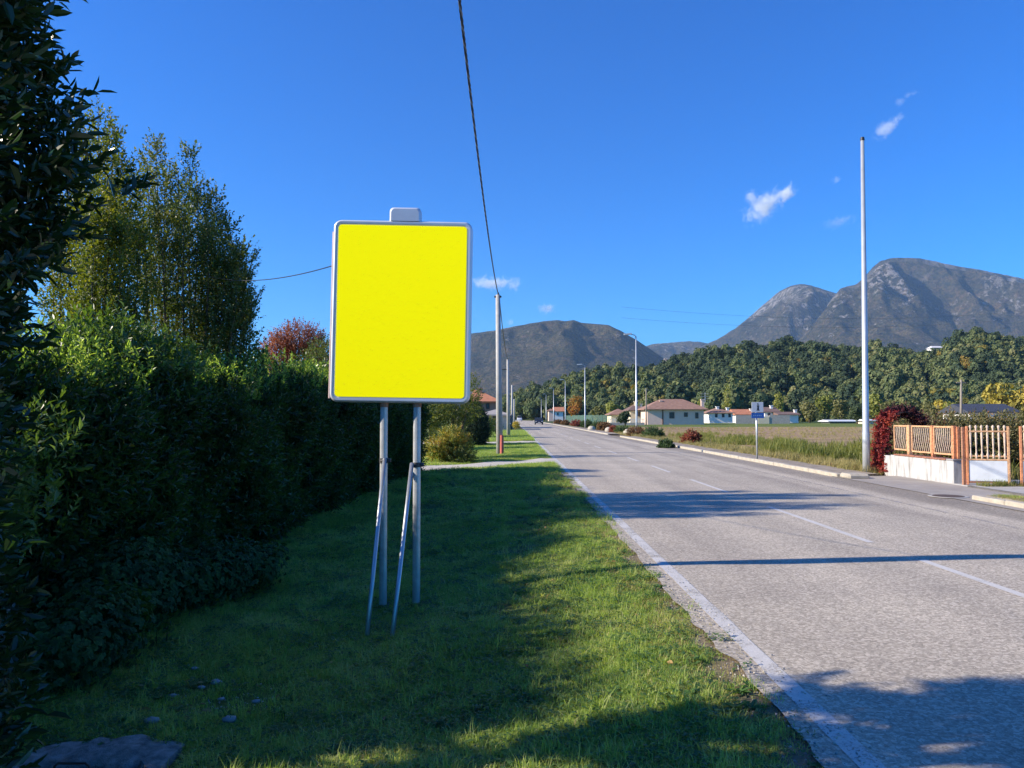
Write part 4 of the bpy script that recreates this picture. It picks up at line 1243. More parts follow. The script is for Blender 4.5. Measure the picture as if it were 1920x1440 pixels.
tipsA = [T_(184, 200, 12.4), T_(214, 238, 12.6), T_(158, 235, 12.0), T_(196, 262, 12.9), T_(238, 330, 12.8), T_(228, 300, 12.2), T_(132, 300, 12.2), T_(170, 330, 11.6), T_(205, 350, 11.4), T_(110, 380, 12.3), T_(245, 390, 12.0), T_(150, 360, 13.1), T_(90, 420, 12.4), T_(262, 440, 12.5), T_(180, 420, 11.3), T_(225, 430, 11.5)]
upright_tree('feathery yellow-green tree behind the hedge, beside the dark laurel', tipsA[0][0], 12.4, tipsA, 220, hornyc, rad=.20, zlow=2.2)
tipsB = [T_(292, 268, 14.2), T_(276, 300, 14.4), T_(310, 330, 13.8), T_(357, 288, 14.2), T_(333, 318, 14.6), T_(372, 345, 13.8), T_(262, 345, 13.8), T_(385, 372, 14.5), T_(405, 368, 14.0), T_(418, 415, 14.6), T_(432, 430, 14.0), T_(444, 470, 14.3), T_(455, 520, 14.0), T_(452, 470, 13.5), T_(345, 400, 13.2), T_(300, 400, 13.1), T_(390, 430, 13.2), T_(270, 420, 14.8), T_(425, 500, 13.4), T_(330, 380, 15.2), T_(395, 410, 15.2), T_(462, 560, 14.2)]
tb = upright_tree('fuller dark green feathery tree behind the hedge, wire hanging past it', tipsB[3][0] + .1, 14.1, tipsB, 260, hornc, rad=.235, zlow=2.25)
# side twigs poking out to the right
twt = [T_(479, 465, 14.0), T_(473, 485, 14.2), T_(484, 551, 14.1), T_(470, 600, 14.0)]
tipsC = [(x, y, z_) for x, y, z_ in twt]
mb = MB(); P = []; D = []
for (x, y, z_) in tipsC:
    a = Vector(T_(430, 620, 14.1)); e = Vector((x, y, z_)); 
    mb.tube([a, a.lerp(e, .5) + Vector((.03, 0, -.04)), e], [.014, .009, .004], 5)
    for q in range(70):
        u = rnd.random(); c = a.lerp(e, u); P.append((c.x + rnd.gauss(0, .09) * (1.1 - u), c.y + rnd.gauss(0, .1), c.z + rnd.gauss(0, .09) * (1.1 - u))); D.append((.6, rnd.gauss(0, .4), .8))
mb.build('side_twig', M_BARK, tb, smooth=True)
scatter('foliage', np.array(P), rots_from_dirs(np.array(D)), rng.uniform(.5, .9, len(P)), hornc, None, tb, ORIG[tb.name])

# big leafy shrub standing on the hedge line under the yellow tree
M_LIME = leaf_mat('light_green_leaves', [(.05, .10, .025), (.09, .15, .035), (.14, .20, .05)], .4, .4, (1.7, 1.7, .5), spec=.5)
limec = tree_sprigs('lime_sprigs', M_LIME, .11, .042, 9, .26)
q1, q2, q3 = at(160, 620, 9.3), at(240, 640, 9.6), at(120, 680, 9.0)
bush('photinia_shrub', 'light green leafy shrub rising above the hedge top in front of the feathery trees', 'bush', [(q1.x, 9.8, 2.3, .45, .6, .42), (q2.x, 10.2, 2.2, .5, .6, .35), (q3.x, 9.4, 2.1, .4, .6, .42)], 900, limec, (.7, 1.1), upw=1.2)

q4 = at(70, 850, 4.7)
bush('lit_laurel_shoots', 'laurel shoots in paler leaf standing in for a sunlit cluster at the left edge, below the dark laurel', 'bush', [(q4.x, 4.7, q4.z, .16, .2, .20), (q4.x - .2, 4.6, q4.z - .2, .2, .2, .3), (q4.x + .02, 4.75, q4.z - .35, .12, .2, .2)], 110, limec, (.45, .7), upw=1.2, stems=0)  # added shoots: sunlight on the laurel put into their pale leaf colour
# reddish-brown autumn shrub
M_REDB = leaf_mat('russet_leaves', [(.17, .065, .03), (.28, .10, .045), (.38, .16, .06)], .35, .6, (1.4, .9, .5))
redc = tree_sprigs('russet_sprigs', M_REDB, .07, .04, 5, .25)
def bushpx(px, py, Y, rx, ry, rz): q = at(px, py, Y); return (q.x, Y, q.z, rx, ry, rz)
rb = bush('maple_shrub', 'russet autumn shrub with bare upright twigs behind the hedge, left of the sign', 'bush', [bushpx(560, 645, 22, .7, .6, .5), bushpx(525, 665, 22, .5, .5, .5), bushpx(590, 660, 22, .35, .5, .45), bushpx(550, 690, 22, 1.0, .6, .8)], 2600, redc, (.6, 1.1), upw=1.5)
mb = MB()
for q in range(60):
    x = rnd.uniform(498, 612); a = at(rnd.uniform(520, 590), 700, 22); e = at(x, 590 + abs(x - 560) * .5 + rnd.uniform(0, 30), 22 + rnd.uniform(-.5, .5))
    mb.tube([a, a.lerp(e, .6) + Vector((0, 0, .05)), e], [.014, .008, .003], 4)
mb.build('twig', simple('reddish_twigs', (.20, .10, .07), .8), rb)
bush('dark_bush', 'small dark green bush just left of the sign frame above the hedge', 'bush', [bushpx(608, 660, 20, .32, .4, .32), bushpx(600, 690, 20, .5, .5, .5)], 500, hornc, (.6, 1.0))

# ---- beyond the end of the hedge
M_MED = leaf_mat('medlar_leaves', [(.025, .05, .018), (.05, .085, .024), (.14, .17, .04), (.32, .30, .06)], .35, .5, (1.8, 1.7, .5), patch=2.5)
medc = tree_sprigs('medlar_sprigs', M_MED, .10, .055, 7, .25)
bush('fruit_tree', 'dark leafy fruit tree with yellowing tips standing past the end of the hedge', 'tree', [bushpx(815, 772, 30, .62, .7, .42), bushpx(850, 762, 30.5, .55, .6, .5), bushpx(882, 735, 31, .32, .5, .62), bushpx(800, 800, 30, .5, .5, .5), bushpx(885, 765, 31.5, .3, .4, .5), bushpx(835, 790, 31, .9, .6, .5)], 1700, medc, (.55, 1.0), stems=6)
M_COLR = leaf_mat('autumn_shrub_leaves', [(.06, .10, .02), (.11, .16, .03), (.26, .27, .05), (.46, .36, .05), (.42, .17, .06)], .35, .5, (1.5, 1.4, .5), patch=2.2)
colc = tree_sprigs('autumn_sprigs', M_COLR, .10, .055, 7, .2)
bush('autumn_shrub', 'rounded shrub in yellow, orange and green autumn leaf beyond the sign posts', 'bush', [bushpx(848, 822, 28.3, .40, .4, .38), bushpx(818, 842, 28.0, .38, .4, .36), bushpx(866, 838, 28.6, .33, .4, .42), bushpx(845, 848, 28.2, .55, .4, .28)], 1500, colc, (.5, .95))
bush('low_shrub', 'low dark green shrub at the right foot of the autumn shrub', 'bush', [bushpx(868, 856, 28.0, .4, .3, .22), bushpx(855, 862, 27.9, .35, .3, .18)], 420, medc, (.5, .8))
M_CYP = leaf_mat('cypress_sprays', [(.008, .020, .012), (.014, .034, .018), (.024, .048, .02)], .1, .7, spec=.2)
cypc = tree_sprigs('cypress_sprigs', M_CYP, .09, .03, 12, .2)
q = at(891, 800, 45)
for xx, lab, w_, zz in ((891, 'dense dark clipped evergreen hedge block across the first driveway', .72, 1.1),):
    bush('clipped_evergreen', lab, 'bush', [(q.x, 45, zz, w_, 1.0, 1.15), (q.x, 45, .6, w_, 1.0, .9), (q.x - .5, 45.5, 1.2, .7, .9, .9), (q.x, 47, .9, w_, 1.0, 1.1)], 4200, cypc, (.7, 1.1), fill=.5)
for (x, y0_, y1_, Y, lab, mm) in ((858.5, 765, 812, 32, 'grey wooden stake standing in front of the fruit tree', M_WOODP), (868, 790, 815, 33, 'short brown post beside the grey stake', simple('brown_post_wood', (.22, .13, .09), .9))):
    a, b = at(x, y1_, Y), at(x, y0_, Y)
    o = MB().tube([(a.x, Y, -.1), (b.x, Y, b.z)], .06, 8).build('wooden_post', mm, base=(a.x, Y, 0), smooth=True); tag(o, lab, 'post')

# shade-casting trees farther along the left side, and the leafage beside them
farl = [(-7.5, 39.0, 3.0, 1.3, 'round green garden tree behind the fruit tree, across the driveway'), (-6.2, 60, 3.4, 1.4, 'green garden tree in front of the orange-roofed house')]
for x, y, h, r0, lab in farl:
    bush('garden_tree', lab, 'tree', [(x, y, h, r0, r0, r0 * .9), (x + .5, y - .5, h - .9, r0 * .9, r0, r0 * .8), (x - .7, y + .3, h - .3, r0 * .8, r0 * .8, r0 * .8)], 1800, medc, (.8, 1.4), stems=5, fill=.3)
bush('garden_bush', 'brownish low garden bush beside the nearer utility pole', 'bush', [bushpx(912, 797, 62, .8, .8, .5), bushpx(925, 803, 60, .7, .6, .4)], 600, colc, (.8, 1.4))
bush('flower_clump', 'small yellow clump on the verge by the second driveway', 'bush', [bushpx(968, 797, 92, .35, .4, .3)], 120, proto_collection('yellow_sprigs', [proto('yellow_sprig', sprig_mesh('yellow_sprig', simple('yellow_leaves', (.5, .38, .03), .6), 8, .2, .1, .06, 60, seed=90))]), (.8, 1.2))

# ================================================================== GRASS
M_GRASS = leaf_mat('grass_blades', [(.14, .215, .055), (.21, .31, .075), (.30, .40, .10), (.40, .45, .16), (.54, .49, .26)], .44, .5, (1.7, 1.75, .6), spec=.25, patch=.9)
M_DRYG = leaf_mat('dry_grass', [(.24, .22, .08), (.36, .31, .13), (.46, .38, .20)], .3, .7, (1.3, 1.3, .7), spec=.1, patch=.5)
M_CLOV = leaf_mat('clover_leaves', [(.04, .10, .03), (.065, .135, .035), (.10, .17, .04)], .3, .5, spec=.3)
def tuft(nm, m, nb, rad, h, wdt, seed, lean=.5):
    r2 = random.Random(seed); out = []
    for i in range(nb):
        a = r2.uniform(0, 6.283); r0 = rad * math.sqrt(r2.random()); hh = h * r2.uniform(.45, 1.15); la = r2.uniform(0, 6.283); ln = hh * r2.uniform(.1, lean) 
        x, y = r0 * math.cos(a), r0 * math.sin(a); ca, sa = math.cos(la), math.sin(la)
        w_ = wdt * r2.uniform(.6, 1.2); px_, py_ = -sa * w_ / 2, ca * w_ / 2
        mx, my, mz = x + ca * ln * .35, y + sa * ln * .35, hh * .6
        tx, ty, tz = x + ca * ln, y + sa * ln, hh * (1 - .25 * ln / hh)
        out.append([(x - px_, y - py_, -.01), (x + px_, y + py_, -.01), (mx + px_ * .8, my + py_ * .8, mz), (mx - px_ * .8, my - py_ * .8, mz)])
        out.append([(mx - px_ * .8, my - py_ * .8, mz), (mx + px_ * .8, my + py_ * .8, mz), (tx + px_ * .1, ty + py_ * .1, tz), (tx - px_ * .1, ty - py_ * .1, tz)])
    return proto(nm, quads_mesh(nm, np.array(out), m))
def clover(nm, seed):
    r2 = random.Random(seed); out = []
    for i in range(16):
        x, y, z_ = r2.uniform(-.06, .06), r2.uniform(-.06, .06), r2.uniform(.015, .045)
        for k_ in range(3):
            out.append(leaf_v(.016, .015, .1, .1, 'x') @ rotm(r2.uniform(-.3, .3), r2.uniform(-.3, .3), k_ * 2.09 + i).T + np.array([x, y, z_]))
    return proto(nm, quads_mesh(nm, np.concatenate(out), M_CLOV))
grassc = proto_collection('grass_tufts', [tuft('tuft_a', M_GRASS, 34, .085, .036, .0045, 1, 1.6), tuft('tuft_b', M_GRASS, 26, .065, .058, .0044, 2, 1.3), tuft('tuft_c', M_GRASS, 34, .09, .028, .005, 3, 2.0), tuft('tuft_d', M_GRASS, 16, .04, .12, .004, 4, .8), clover('tuft_e', 5), tuft('tuft_f', M_DRYG, 24, .07, .032, .0042, 6, 1.8)])
cand = 420000
Yg = 2.3 + (22.2) * rng.uniform(0, 1, cand) ** 2.1
Xg = rng.uniform(-4.6, 1.52, cand)
ok = (Xg > hfront(Yg) - .25) & (np.abs(Xg) < Yg * .74 + .6) & (Yg < 24.3) & ~in_drive(Xg, Yg)
Xg, Yg = Xg[ok], Yg[ok]
nz = np.array([noise.noise(Vector((a * .9, b * .9, 5))) * .6 + noise.noise(Vector((a * 3.1, b * 3.1, 9))) * .4 for a, b in zip(Xg, Yg)])
worn = np.exp(-((Xg - .05) / .35) ** 2) * .35 * (Yg > 7) + np.clip((Xg - 1.15) / .38, 0, 1) * .66 + .75 * np.exp(-(((Xg + 2.0) / .55) ** 2 + ((Yg - 5.6) / .55) ** 2)) + .55 * np.exp(-(((Xg - .35) / .5) ** 2 + ((Yg - 5.9) / .3) ** 2))
dens = np.clip(.9 + nz * 1.5 - worn * 1.5 - .55 * np.clip(np.sin(Xg * 1.9 + 2 * np.sin(Yg * .8)) * np.sin(Yg * 1.3 + Xg) - .45, 0, 1) * 1.6, .05, 1)
far_thin = np.clip(9 / Yg, .35, 1)
keep = rng.uniform(size=len(Xg)) < dens * far_thin * .40
Xg, Yg, nz = Xg[keep], Yg[keep], nz[keep]
culv = (Xg > -2.86) & (Xg < -1.84) & (Yg > 4.15) & (Yg < 4.66)
Xg, Yg, nz = Xg[~culv], Yg[~culv], nz[~culv]
ng = len(Xg)
rr = rng.uniform(size=ng)
ix = np.select([rr < .33, rr < .50, rr < .80, rr < .83, rr < .91], [0, 1, 2, 3, 4], 5)
ix = np.where((Xg > 1.05) & (rng.uniform(size=ng) < .35), 5, ix)
ix = np.where((nz < -.25) & (rng.uniform(size=ng) < .3), 4, ix)
rot = np.stack([rng.normal(size=ng) * .12, rng.normal(size=ng) * .12, rng.uniform(0, 6.283, ng)], 1)
sg = rng.uniform(.7, 1.3, ng) * (1 + np.clip((Yg - 8) / 16, 0, 1) * .7) * (1 + np.clip(nz, 0, 1) * .5)
print('grass tufts', ng)
scatter('grass', np.stack([Xg, Yg, ground_h(Xg, Yg) - .004], 1), rot, sg, grassc, ix)
# broad-leaved weeds standing in the turf
ros = []
for q in range(3):
    r2 = random.Random(70 + q)
    ros.append(proto('rosette', quads_mesh('rosette', np.concatenate([leaf_v(.075 * r2.uniform(.6, 1.2), .026, .2, .25) @ (rotm(0, 0, i * .8) @ rotm(r2.uniform(.15, .7), 0, 0)).T for i in range(9)]), M_CLOV)))
rosc = proto_collection('rosettes', ros)
nn = 420; X = rng.uniform(-3.9, 1.45, nn); Y = 3 + 15 * rng.uniform(0, 1, nn) ** 1.7
scatter('weeds', np.stack([X, Y, ground_h(X, Y) + .01], 1), np.stack([np.zeros(nn), np.zeros(nn), rng.uniform(0, 6.28, nn)], 1), rng.uniform(.6, 1.3, nn), rosc)
# farther grass beyond the driveway
def far_grass(nn, x0, x1, y0, y1, smin, smax, coll=grassc, idx=None, name='grass', zf=ground_h, pw=1.4, zoff=0):
    Y = y0 + (y1 - y0) * rng.uniform(0, 1, nn) ** pw; X = rng.uniform(0, 1, nn)
    X = (x0(Y) if callable(x0) else x0) + X * ((x1(Y) if callable(x1) else x1) - (x0(Y) if callable(x0) else x0))
    ok = ~in_drive(X, Y) | (X > 3); X, Y = X[ok], Y[ok]; nn = len(X)
    rot = np.stack([rng.normal(size=nn) * .12, rng.normal(size=nn) * .12, rng.uniform(0, 6.283, nn)], 1)
    scatter(name, np.stack([X, Y, zf(X, Y) + zoff], 1), rot, rng.uniform(smin, smax, nn), coll, idx if idx is None else rng.choice(idx, nn))
far_grass(19000, -4.5, 1.42, 24.3, 47.4, 1.3, 2.2, idx=[0, 1, 2, 0, 1, 5])
far_grass(9000, -4.0, 1.40, 51.6, 91.5, 2.2, 3.6, idx=[0, 1, 2, 0, 1, 5])
far_grass(2500, -9, -4.4, 24.3, 33, 1.2, 2.2, idx=[0, 1, 2, 5])

# rough growth between the pavement and the field
wm = [tuft('weed_a', leaf_mat('weed_green', [(.12, .14, .035), (.20, .21, .055), (.30, .27, .09)], .35, .6, patch=.4), 34, .22, .5, .022, 21, .7),
      tuft('weed_b', M_DRYG, 34, .22, .45, .018, 22, .8), tuft('weed_c', leaf_mat('weed_leafy', [(.12, .15, .035), (.20, .21, .05), (.30, .26, .08)], .35, .6, patch=.4), 26, .2, .8, .035, 23, .5), tuft('weed_d', M_DRYG, 30, .25, .22, .014, 24, 1.0)]
weedc = proto_collection('weed_tufts', wm)
nn = 5200
Y = 21 + 60 * rng.uniform(0, 1, nn) ** 1.5; X = 10.9 + rng.uniform(0, 1, nn) ** .8 * (2.5 + Y * .10)
hh = np.array([noise.noise(Vector((a * .35, b * .25, 2))) for a, b in zip(X, Y)])
keep = (rng.uniform(size=nn) < .35 + hh * 1.6 + .5 * np.exp(-((Y - 28) / 9) ** 2)) & (X > 11.1) & ~((X < 13) & (Y < 21.9))
X, Y, hh = X[keep], Y[keep], hh[keep]; nn = len(X)
s_ = rng.uniform(.6, 1.15, nn) * (1 + np.clip(hh, -.3, .6)) * np.clip(.85 + (30 - Y) * .02, .55, 1.3)
ix = np.where(hh + rng.normal(size=nn) * .25 > .0, rng.choice([0, 2], nn), rng.choice([1, 3, 1], nn))
scatter('rough_grass', np.stack([X, Y, right_h(X, Y) - .03], 1), np.stack([rng.normal(size=nn) * .15, rng.normal(size=nn) * .15, rng.uniform(0, 6.28, nn)], 1), s_, weedc, ix)
far_grass(3600, 9.85, 12.4, 21.8, 75, .3, .75, weedc, [3, 3, 1], 'dry_grass', lambda X, Y: right_h(X, Y))
far_grass(1400, 9.10, 9.60, -1, 14.8, .8, 1.4, grassc, [5, 5, 2], 'dry_grass', lambda X, Y: X * 0 + .10, 1.0)
far_grass(5200, 13, lambda Y: 20 + Y * .75, 60, 128, .35, .7, weedc, [3, 3, 1], 'field_stubble', lambda X, Y: right_h(X, Y), 1.0)
far_grass(110, 10.7, 12.5, 17.5, 17.8, .15, .35, weedc, [0, 3], 'dry_grass', lambda X, Y: X * 0 + .03)

# ---- red creeper by the wall
M_CREEP = leaf_mat('scarlet_creeper_leaves', [(.13, .015, .025), (.26, .035, .04), (.37, .065, .045), (.46, .15, .045)], .35, .45, (1.5, .8, .6), patch=1.2)
M_CREEPD = leaf_mat('dark_red_creeper_leaves', [(.035, .018, .018), (.07, .016, .022), (.12, .03, .03), (.05, .05, .02)], .3, .5, (1.5, .8, .6), patch=1.5)
crc = tree_sprigs('creeper_sprigs', M_CREEP, .085, .06, 6, .16)
crd = tree_sprigs('creeper_sprigs_dark', M_CREEPD, .085, .06, 6, .18)
crv = thing('virginia_creeper', 'scarlet and maroon creeper climbing in an arch over the left end of the white wall', 'climbing plant', (10.55, 21.9, 0))
path = [(1646, 884), (1645, 860), (1647, 838), (1652, 815), (1655, 795), (1660, 782), (1668, 776)]
P = []; 
for q in range(1100):
    u = rnd.random() * (len(path) - 1); i = min(len(path) - 2, int(u)); f_ = u - i
    x = path[i][0] + (path[i+1][0] - path[i][0]) * f_; y = path[i][1] + (path[i+1][1] - path[i][1]) * f_
    w_ = .13 + .09 * (u / 6)
    c = at(x, y, 22.0); P.append((c.x + rnd.gauss(0, w_ * .30), 22.0 + rnd.gauss(0, .16), c.z + rnd.gauss(0, .08)))
scatter('red_foliage', np.array(P), rots_from_dirs(rng.normal(size=(len(P), 3)) + np.array([-.3, -.5, .1])), rng.uniform(.35, .75, len(P)), crc, None, crv, ORIG[crv.name])
path = [(1664, 784), (1675, 773), (1690, 770), (1705, 775), (1718, 788), (1730, 795)]
P = []
for q in range(1300):
    u = rnd.random() * (len(path) - 1); i = min(len(path) - 2, int(u)); f_ = u - i
    x = path[i][0] + (path[i+1][0] - path[i][0]) * f_; y = path[i][1] + (path[i+1][1] - path[i][1]) * f_
    c = at(x, y, 22.3); P.append((c.x + rnd.gauss(0, .07), 22.3 + rnd.gauss(0, .2), c.z + rnd.gauss(0, .075)))
for q in range(350):
    c = at(rnd.uniform(1658, 1668), rnd.uniform(800, 862), 22.1); P.append((c.x + rnd.gauss(0, .04), 22.1 + rnd.gauss(0, .2), c.z))
scatter('dark_foliage', np.array(P), rots_from_dirs(rng.normal(size=(len(P), 3)) + np.array([-.2, -.4, .3])), rng.uniform(.3, .7, len(P)), crd, None, crv, ORIG[crv.name])
mb = MB()
for q in range(9):
    x = rnd.uniform(-.12, .12); pts = [at(a, b, 22.05) + Vector((x + rnd.gauss(0, .04), rnd.gauss(0, .08), 0)) for a, b in [(1648, 886), (1650, 850), (1654, 815), (1660, 786), (1676, 775), (1700, 772), (1716, 786)]]
    mb.tube(pts, [.022, .02, .018, .014, .012, .009, .004], 5)
mb.build('stem', M_BARK, crv, smooth=True)
# spill of red leaves on the ground at the foot of the pole
far_n = 130
Xr = rng.uniform(9.9, 11.4, far_n); Yr = 21.9 + rng.uniform(0, 2.2, far_n) + (10.6 - Xr) * 1.2
scatter('fallen_leaves', np.stack([Xr, Yr, right_h(Xr, Yr) + .05], 1), rots_from_dirs(rng.normal(size=(far_n, 3)) * .5 + np.array([0, 0, .3])), rng.uniform(.25, .45, far_n), crc)

# thicket behind railings and gate
M_THK = leaf_mat('thicket_leaves', [(.07, .08, .035), (.13, .13, .05), (.20, .17, .07), (.24, .11, .07)], .3, .6, patch=.6)
thk = tree_sprigs('thicket_sprigs', M_THK, .12, .07, 7, .3)
tl = [(1752, 814, 26, .6, .8, 'maroon and olive vine thicket behind the iron railing'), (1775, 806, 27, 1.5, .9, 'olive-brown shrub behind the corner of the white wall'), (1845, 812, 26, 1.5, .75, 'reddish-green bushes behind the left gate leaf'), (1915, 812, 27, 1.6, .8, 'tall olive bushes behind the right gate leaf'), (1990, 800, 26, 1.6, 1.1, 'bushes outside the picture behind the gate')]
for i, (x, y, Y, a, b, lab) in enumerate(tl):
    q = at(x, y, Y)
    bush('garden_shrub', lab, 'bush', [(q.x, Y, 0.75, a, .9, b), (q.x - a * .6, Y + .7, .6, a * .7, .8, b * .95), (q.x + a * .6, Y + .2, .55, a * .7, .8, b * 1.05)], 1500, thk if i != 0 else proto_collection('mixed_sprigs', list(thk.objects)[:2] + [proto('cd', list(crd.objects)[0].data)]), (.7, 1.2), stems=4)

# ---- shrubs planted along the kerb
kerbc = {'r': tree_sprigs('barberry_sprigs', leaf_mat('barberry_leaves', [(.14, .03, .02), (.25, .06, .035), (.30, .12, .05)], .3, .6, (1.4, .9, .5)), .09, .06, 6, .18),
         'g': tree_sprigs('box_sprigs', leaf_mat('shrub_leaves', [(.03, .06, .022), (.05, .09, .028), (.09, .13, .035)], .3, .6), .09, .06, 6, .18),
         'b': tree_sprigs('brown_sprigs', leaf_mat('brownish_shrub_leaves', [(.10, .09, .03), (.17, .10, .04), (.24, .11, .05)], .3, .6, (1.4, 1.1, .5)), .09, .06, 6, .18)}
kl = [(1296, 831, 13, 11, 'r', 'single round russet shrub by the kerb, nearest of the row'), (1225, 820, 17, 10, 'g', 'wide dark green shrub by the kerb, right of the nearest lit street lamp'),
      (1191, 817, 15, 9, 'b', 'brownish-red shrub at the foot of the nearest lit street lamp'), (1166, 812, 12, 7, 'g', 'green shrub by the kerb just left of the lamp'), (1150, 809, 6, 5, 'r', 'small red shrub between two green ones by the kerb'),
      (1133, 805, 9, 5, 'b', 'small brown shrub by the kerb, left of the small red one'), (1120, 804, 7, 5, 'g', 'small green shrub by the kerb opposite the mesh fence'), (1100, 800, 9, 5, 'g', 'far green shrub by the kerb beyond the pale stones'),
      (1080, 798, 9, 4, 'r', 'far reddish shrub by the kerb near the second street lamp'), (1059, 796, 6, 3, 'b', 'farther brown shrub by the kerb'), (1046, 794, 6, 3, 'b', 'brown shrub right of the dark car'), (1248, 838, 7, 3, 'g', 'tiny green plant in the gap of the kerb')]
for x, yb, w_, h_, c_, lab in kl:
    g_ = gnd(x, yb, .05); s1 = g_.y / 1443
    bush('kerb_shrub', lab, 'bush', [(g_.x, g_.y, h_ * s1 * .7, w_ * s1, w_ * s1 * .9, h_ * s1 * .95), (g_.x + w_ * s1 * .3, g_.y, h_ * s1 * .5, w_ * s1 * .8, w_ * s1 * .7, h_ * s1 * .8)], 420, kerbc[c_], (.8, 1.5) if g_.y < 90 else (1.5, 2.6), group='shrubs planted along the right kerb', stems=3)
for x, yb, lab in ((1109, 806, 'pale boulder by the kerb between shrubs'), (1178, 814, 'pale grey stone by the kerb next to the lamp'), (1142, 809, 'small pale stone between the kerb shrubs')):
    g_ = gnd(x, yb, .02)
    bm_ = MB().lathe((g_.x, g_.y, -.02), [(.45, 0), (.5, .15), (.42, .38), (.2, .52)], 9)
    tag(bm_.build('boulder', M_KERB, base=tuple(g_), auto=50), lab, 'stone')

# ================================================================== HOUSES
M_TILE = simple('terracotta_roof', (.27, .155, .11), .9, var=.22, scale=1.5, bumps=.4)
M_TILE2 = simple('orange_tile_roof', (.42, .17, .09), .9, var=.2, scale=1.5, bumps=.4)
M_DTILE = simple('brown_tile_roof', (.16, .10, .08), .9, var=.2, scale=1.5)
M_SLATE = simple('dark_slate_roof', (.045, .05, .065), .7, var=.15, scale=1.5)
M_PINK = simple('pink_render', (.72, .53, .43), .9, var=.06, scale=1)
M_CREAMW = simple('cream_render', (.72, .62, .43), .9, var=.06, scale=1)
M_WHITEW = simple('white_render', (.78, .75, .70), .9, var=.05, scale=1)
M_GREYW = simple('grey_block_wall', (.42, .385, .33), .95, var=.15, scale=2)
M_PANE = simple('dark_window_glass', (.03, .035, .045), .15, var=.1)
M_EAVE = simple('eave_wood', (.10, .07, .05), .8)
M_SHUT = simple('brown_shutter', (.12, .06, .04), .7)

def house(name, label, x0, x1, ybase, yeave, yridge, Y, depth, wallm, roofm, windows=(), hip=True, eave=.6, chimneys=(), ridge=None, cat='house', gable_front=False):
    """x in picture terms at depth Y; all sizes become metres"""
    A = at(x0, ybase, Y); B = at(x1, ybase, Y)
    zb = -.2; ze = at(x0, yeave, Y).z; zr = at(x0, yridge, Y).z
    t = thing(name, label, cat, ((A.x + B.x) / 2, Y, 0))
    MB().box((A.x, Y, zb), (B.x, Y + depth, ze)).build('wall', wallm, t)
    # roof
    X0, X1, Y0, Y1 = A.x - eave, B.x + eave, Y - eave, Y + depth + eave
    if ridge: ra, rb = at(ridge[0], yridge, Y + depth / 2).x, at(ridge[1], yridge, Y + depth / 2).x
    elif hip: ra, rb = X0 + (Y1 - Y0) / 2 * .95, X1 - (Y1 - Y0) / 2 * .95
    else: ra, rb = X0, X1
    if ra > rb: ra = rb = (X0 + X1) / 2
    ym = (Y0 + Y1) / 2; zt = zr
    mb = MB()
    v = [(X0, Y0, ze), (X1, Y0, ze), (X1, Y1, ze), (X0, Y1, ze), (ra, ym, zt), (rb, ym, zt)]
    v2 = [(a, b, c - .16) for a, b, c in v[:4]]
    mb.add(v + v2, [(0, 1, 5, 4), (2, 3, 4, 5), (1, 2, 5), (3, 0, 4), (0, 6, 7, 1), (1, 7, 8, 2), (2, 8, 9, 3), (3, 9, 6, 0), (6, 9, 8, 7)])
    roof = mb.build('roof', roofm, t)
    if not hip:
        MB().add([(A.x, Y, ze), (A.x, Y + depth, ze), (A.x, ym, zt - .15), (B.x, Y, ze), (B.x, Y + depth, ze), (B.x, ym, zt - .15)], [(0, 1, 2), (5, 4, 3)]).build('gable', wallm, t)
    for (wx0, wx1, wy0, wy1) in windows:
        a, b = at(wx0, wy0, Y), at(wx1, wy1, Y)
        fr = MB()
        zt_, zb_ = a.z, b.z
        for q0, q1 in (((a.x - .07, zb_ - .07), (b.x + .07, zb_)), ((a.x - .07, zt_), (b.x + .07, zt_ + .07)), ((a.x - .07, zb_ + .001), (a.x, zt_ - .001)), ((b.x, zb_ + .001), (b.x + .07, zt_ - .001))):
            fr.box((q0[0], Y - .07, q0[1]), (q1[0], Y + .01, q1[1]))
        w_ = fr.build('window', M_SHUT, t)
        MB().box((a.x, Y - .03, zb_), (b.x, Y - .004, zt_)).build('pane', M_PANE, w_)
    for (cx_, cyt, cw) in chimneys:
        q = at(cx_, cyt, Y + depth * .35)
        mb = MB().box((q.x - cw/2, q.y - cw/2, ze + .2), (q.x + cw/2, q.y + cw/2, q.z - .2)); mb.box((q.x - cw/2 - .12, q.y - cw/2 - .12, q.z - .19), (q.x + cw/2 + .12, q.y + cw/2 + .12, q.z))
        mb.build('chimney', wallm, t)
    return t

h = house('house', 'long pale pink house with a hipped terracotta roof across the field', 1214, 1320, 797, 767, 747.5, 178, 9, M_PINK, M_TILE, [(1255.5, 1264, 773.5, 784), (1283, 1289, 774, 781), (1304, 1309, 774, 784)], eave=.9, chimneys=[(1317, 749, .7), (1239, 751, .5)], ridge=(1238, 1280))
q = at(1242.5, 770, 178)
MB().box((q.x - .12, 177.82, -.1), (q.x + .12, 177.99, 3.2)).build('downpipe', M_SHUT, h)
a = at(1322, 738, 182)
mb = MB().tube([(a.x, 182, 5.0), (a.x, 182, a.z + .3)], .05, 6)
for k_ in range(3): mb.tube([(a.x - 1.1 + .1 * k_, 182, a.z - .1 - .6 * k_), (a.x + .9, 182, a.z - .05 - .6 * k_)], .035, 5)
ob = mb.build('antenna', M_POLE, h); ob['kind'] = 'stuff'
house('house', 'cream house with a brown roof just left of the pale pink house', 1182, 1209, 796, 769, 757, 188, 9, M_CREAMW, M_DTILE, [(1196, 1200, 773, 780)], chimneys=[(1192, 752, .7), (1202, 757, .5)])
house('shed', 'low dull-roofed shed to the left of the cream house', 1146, 1180, 796, 777, 766, 196, 8, M_CREAMW, M_TILE, cat='shed')
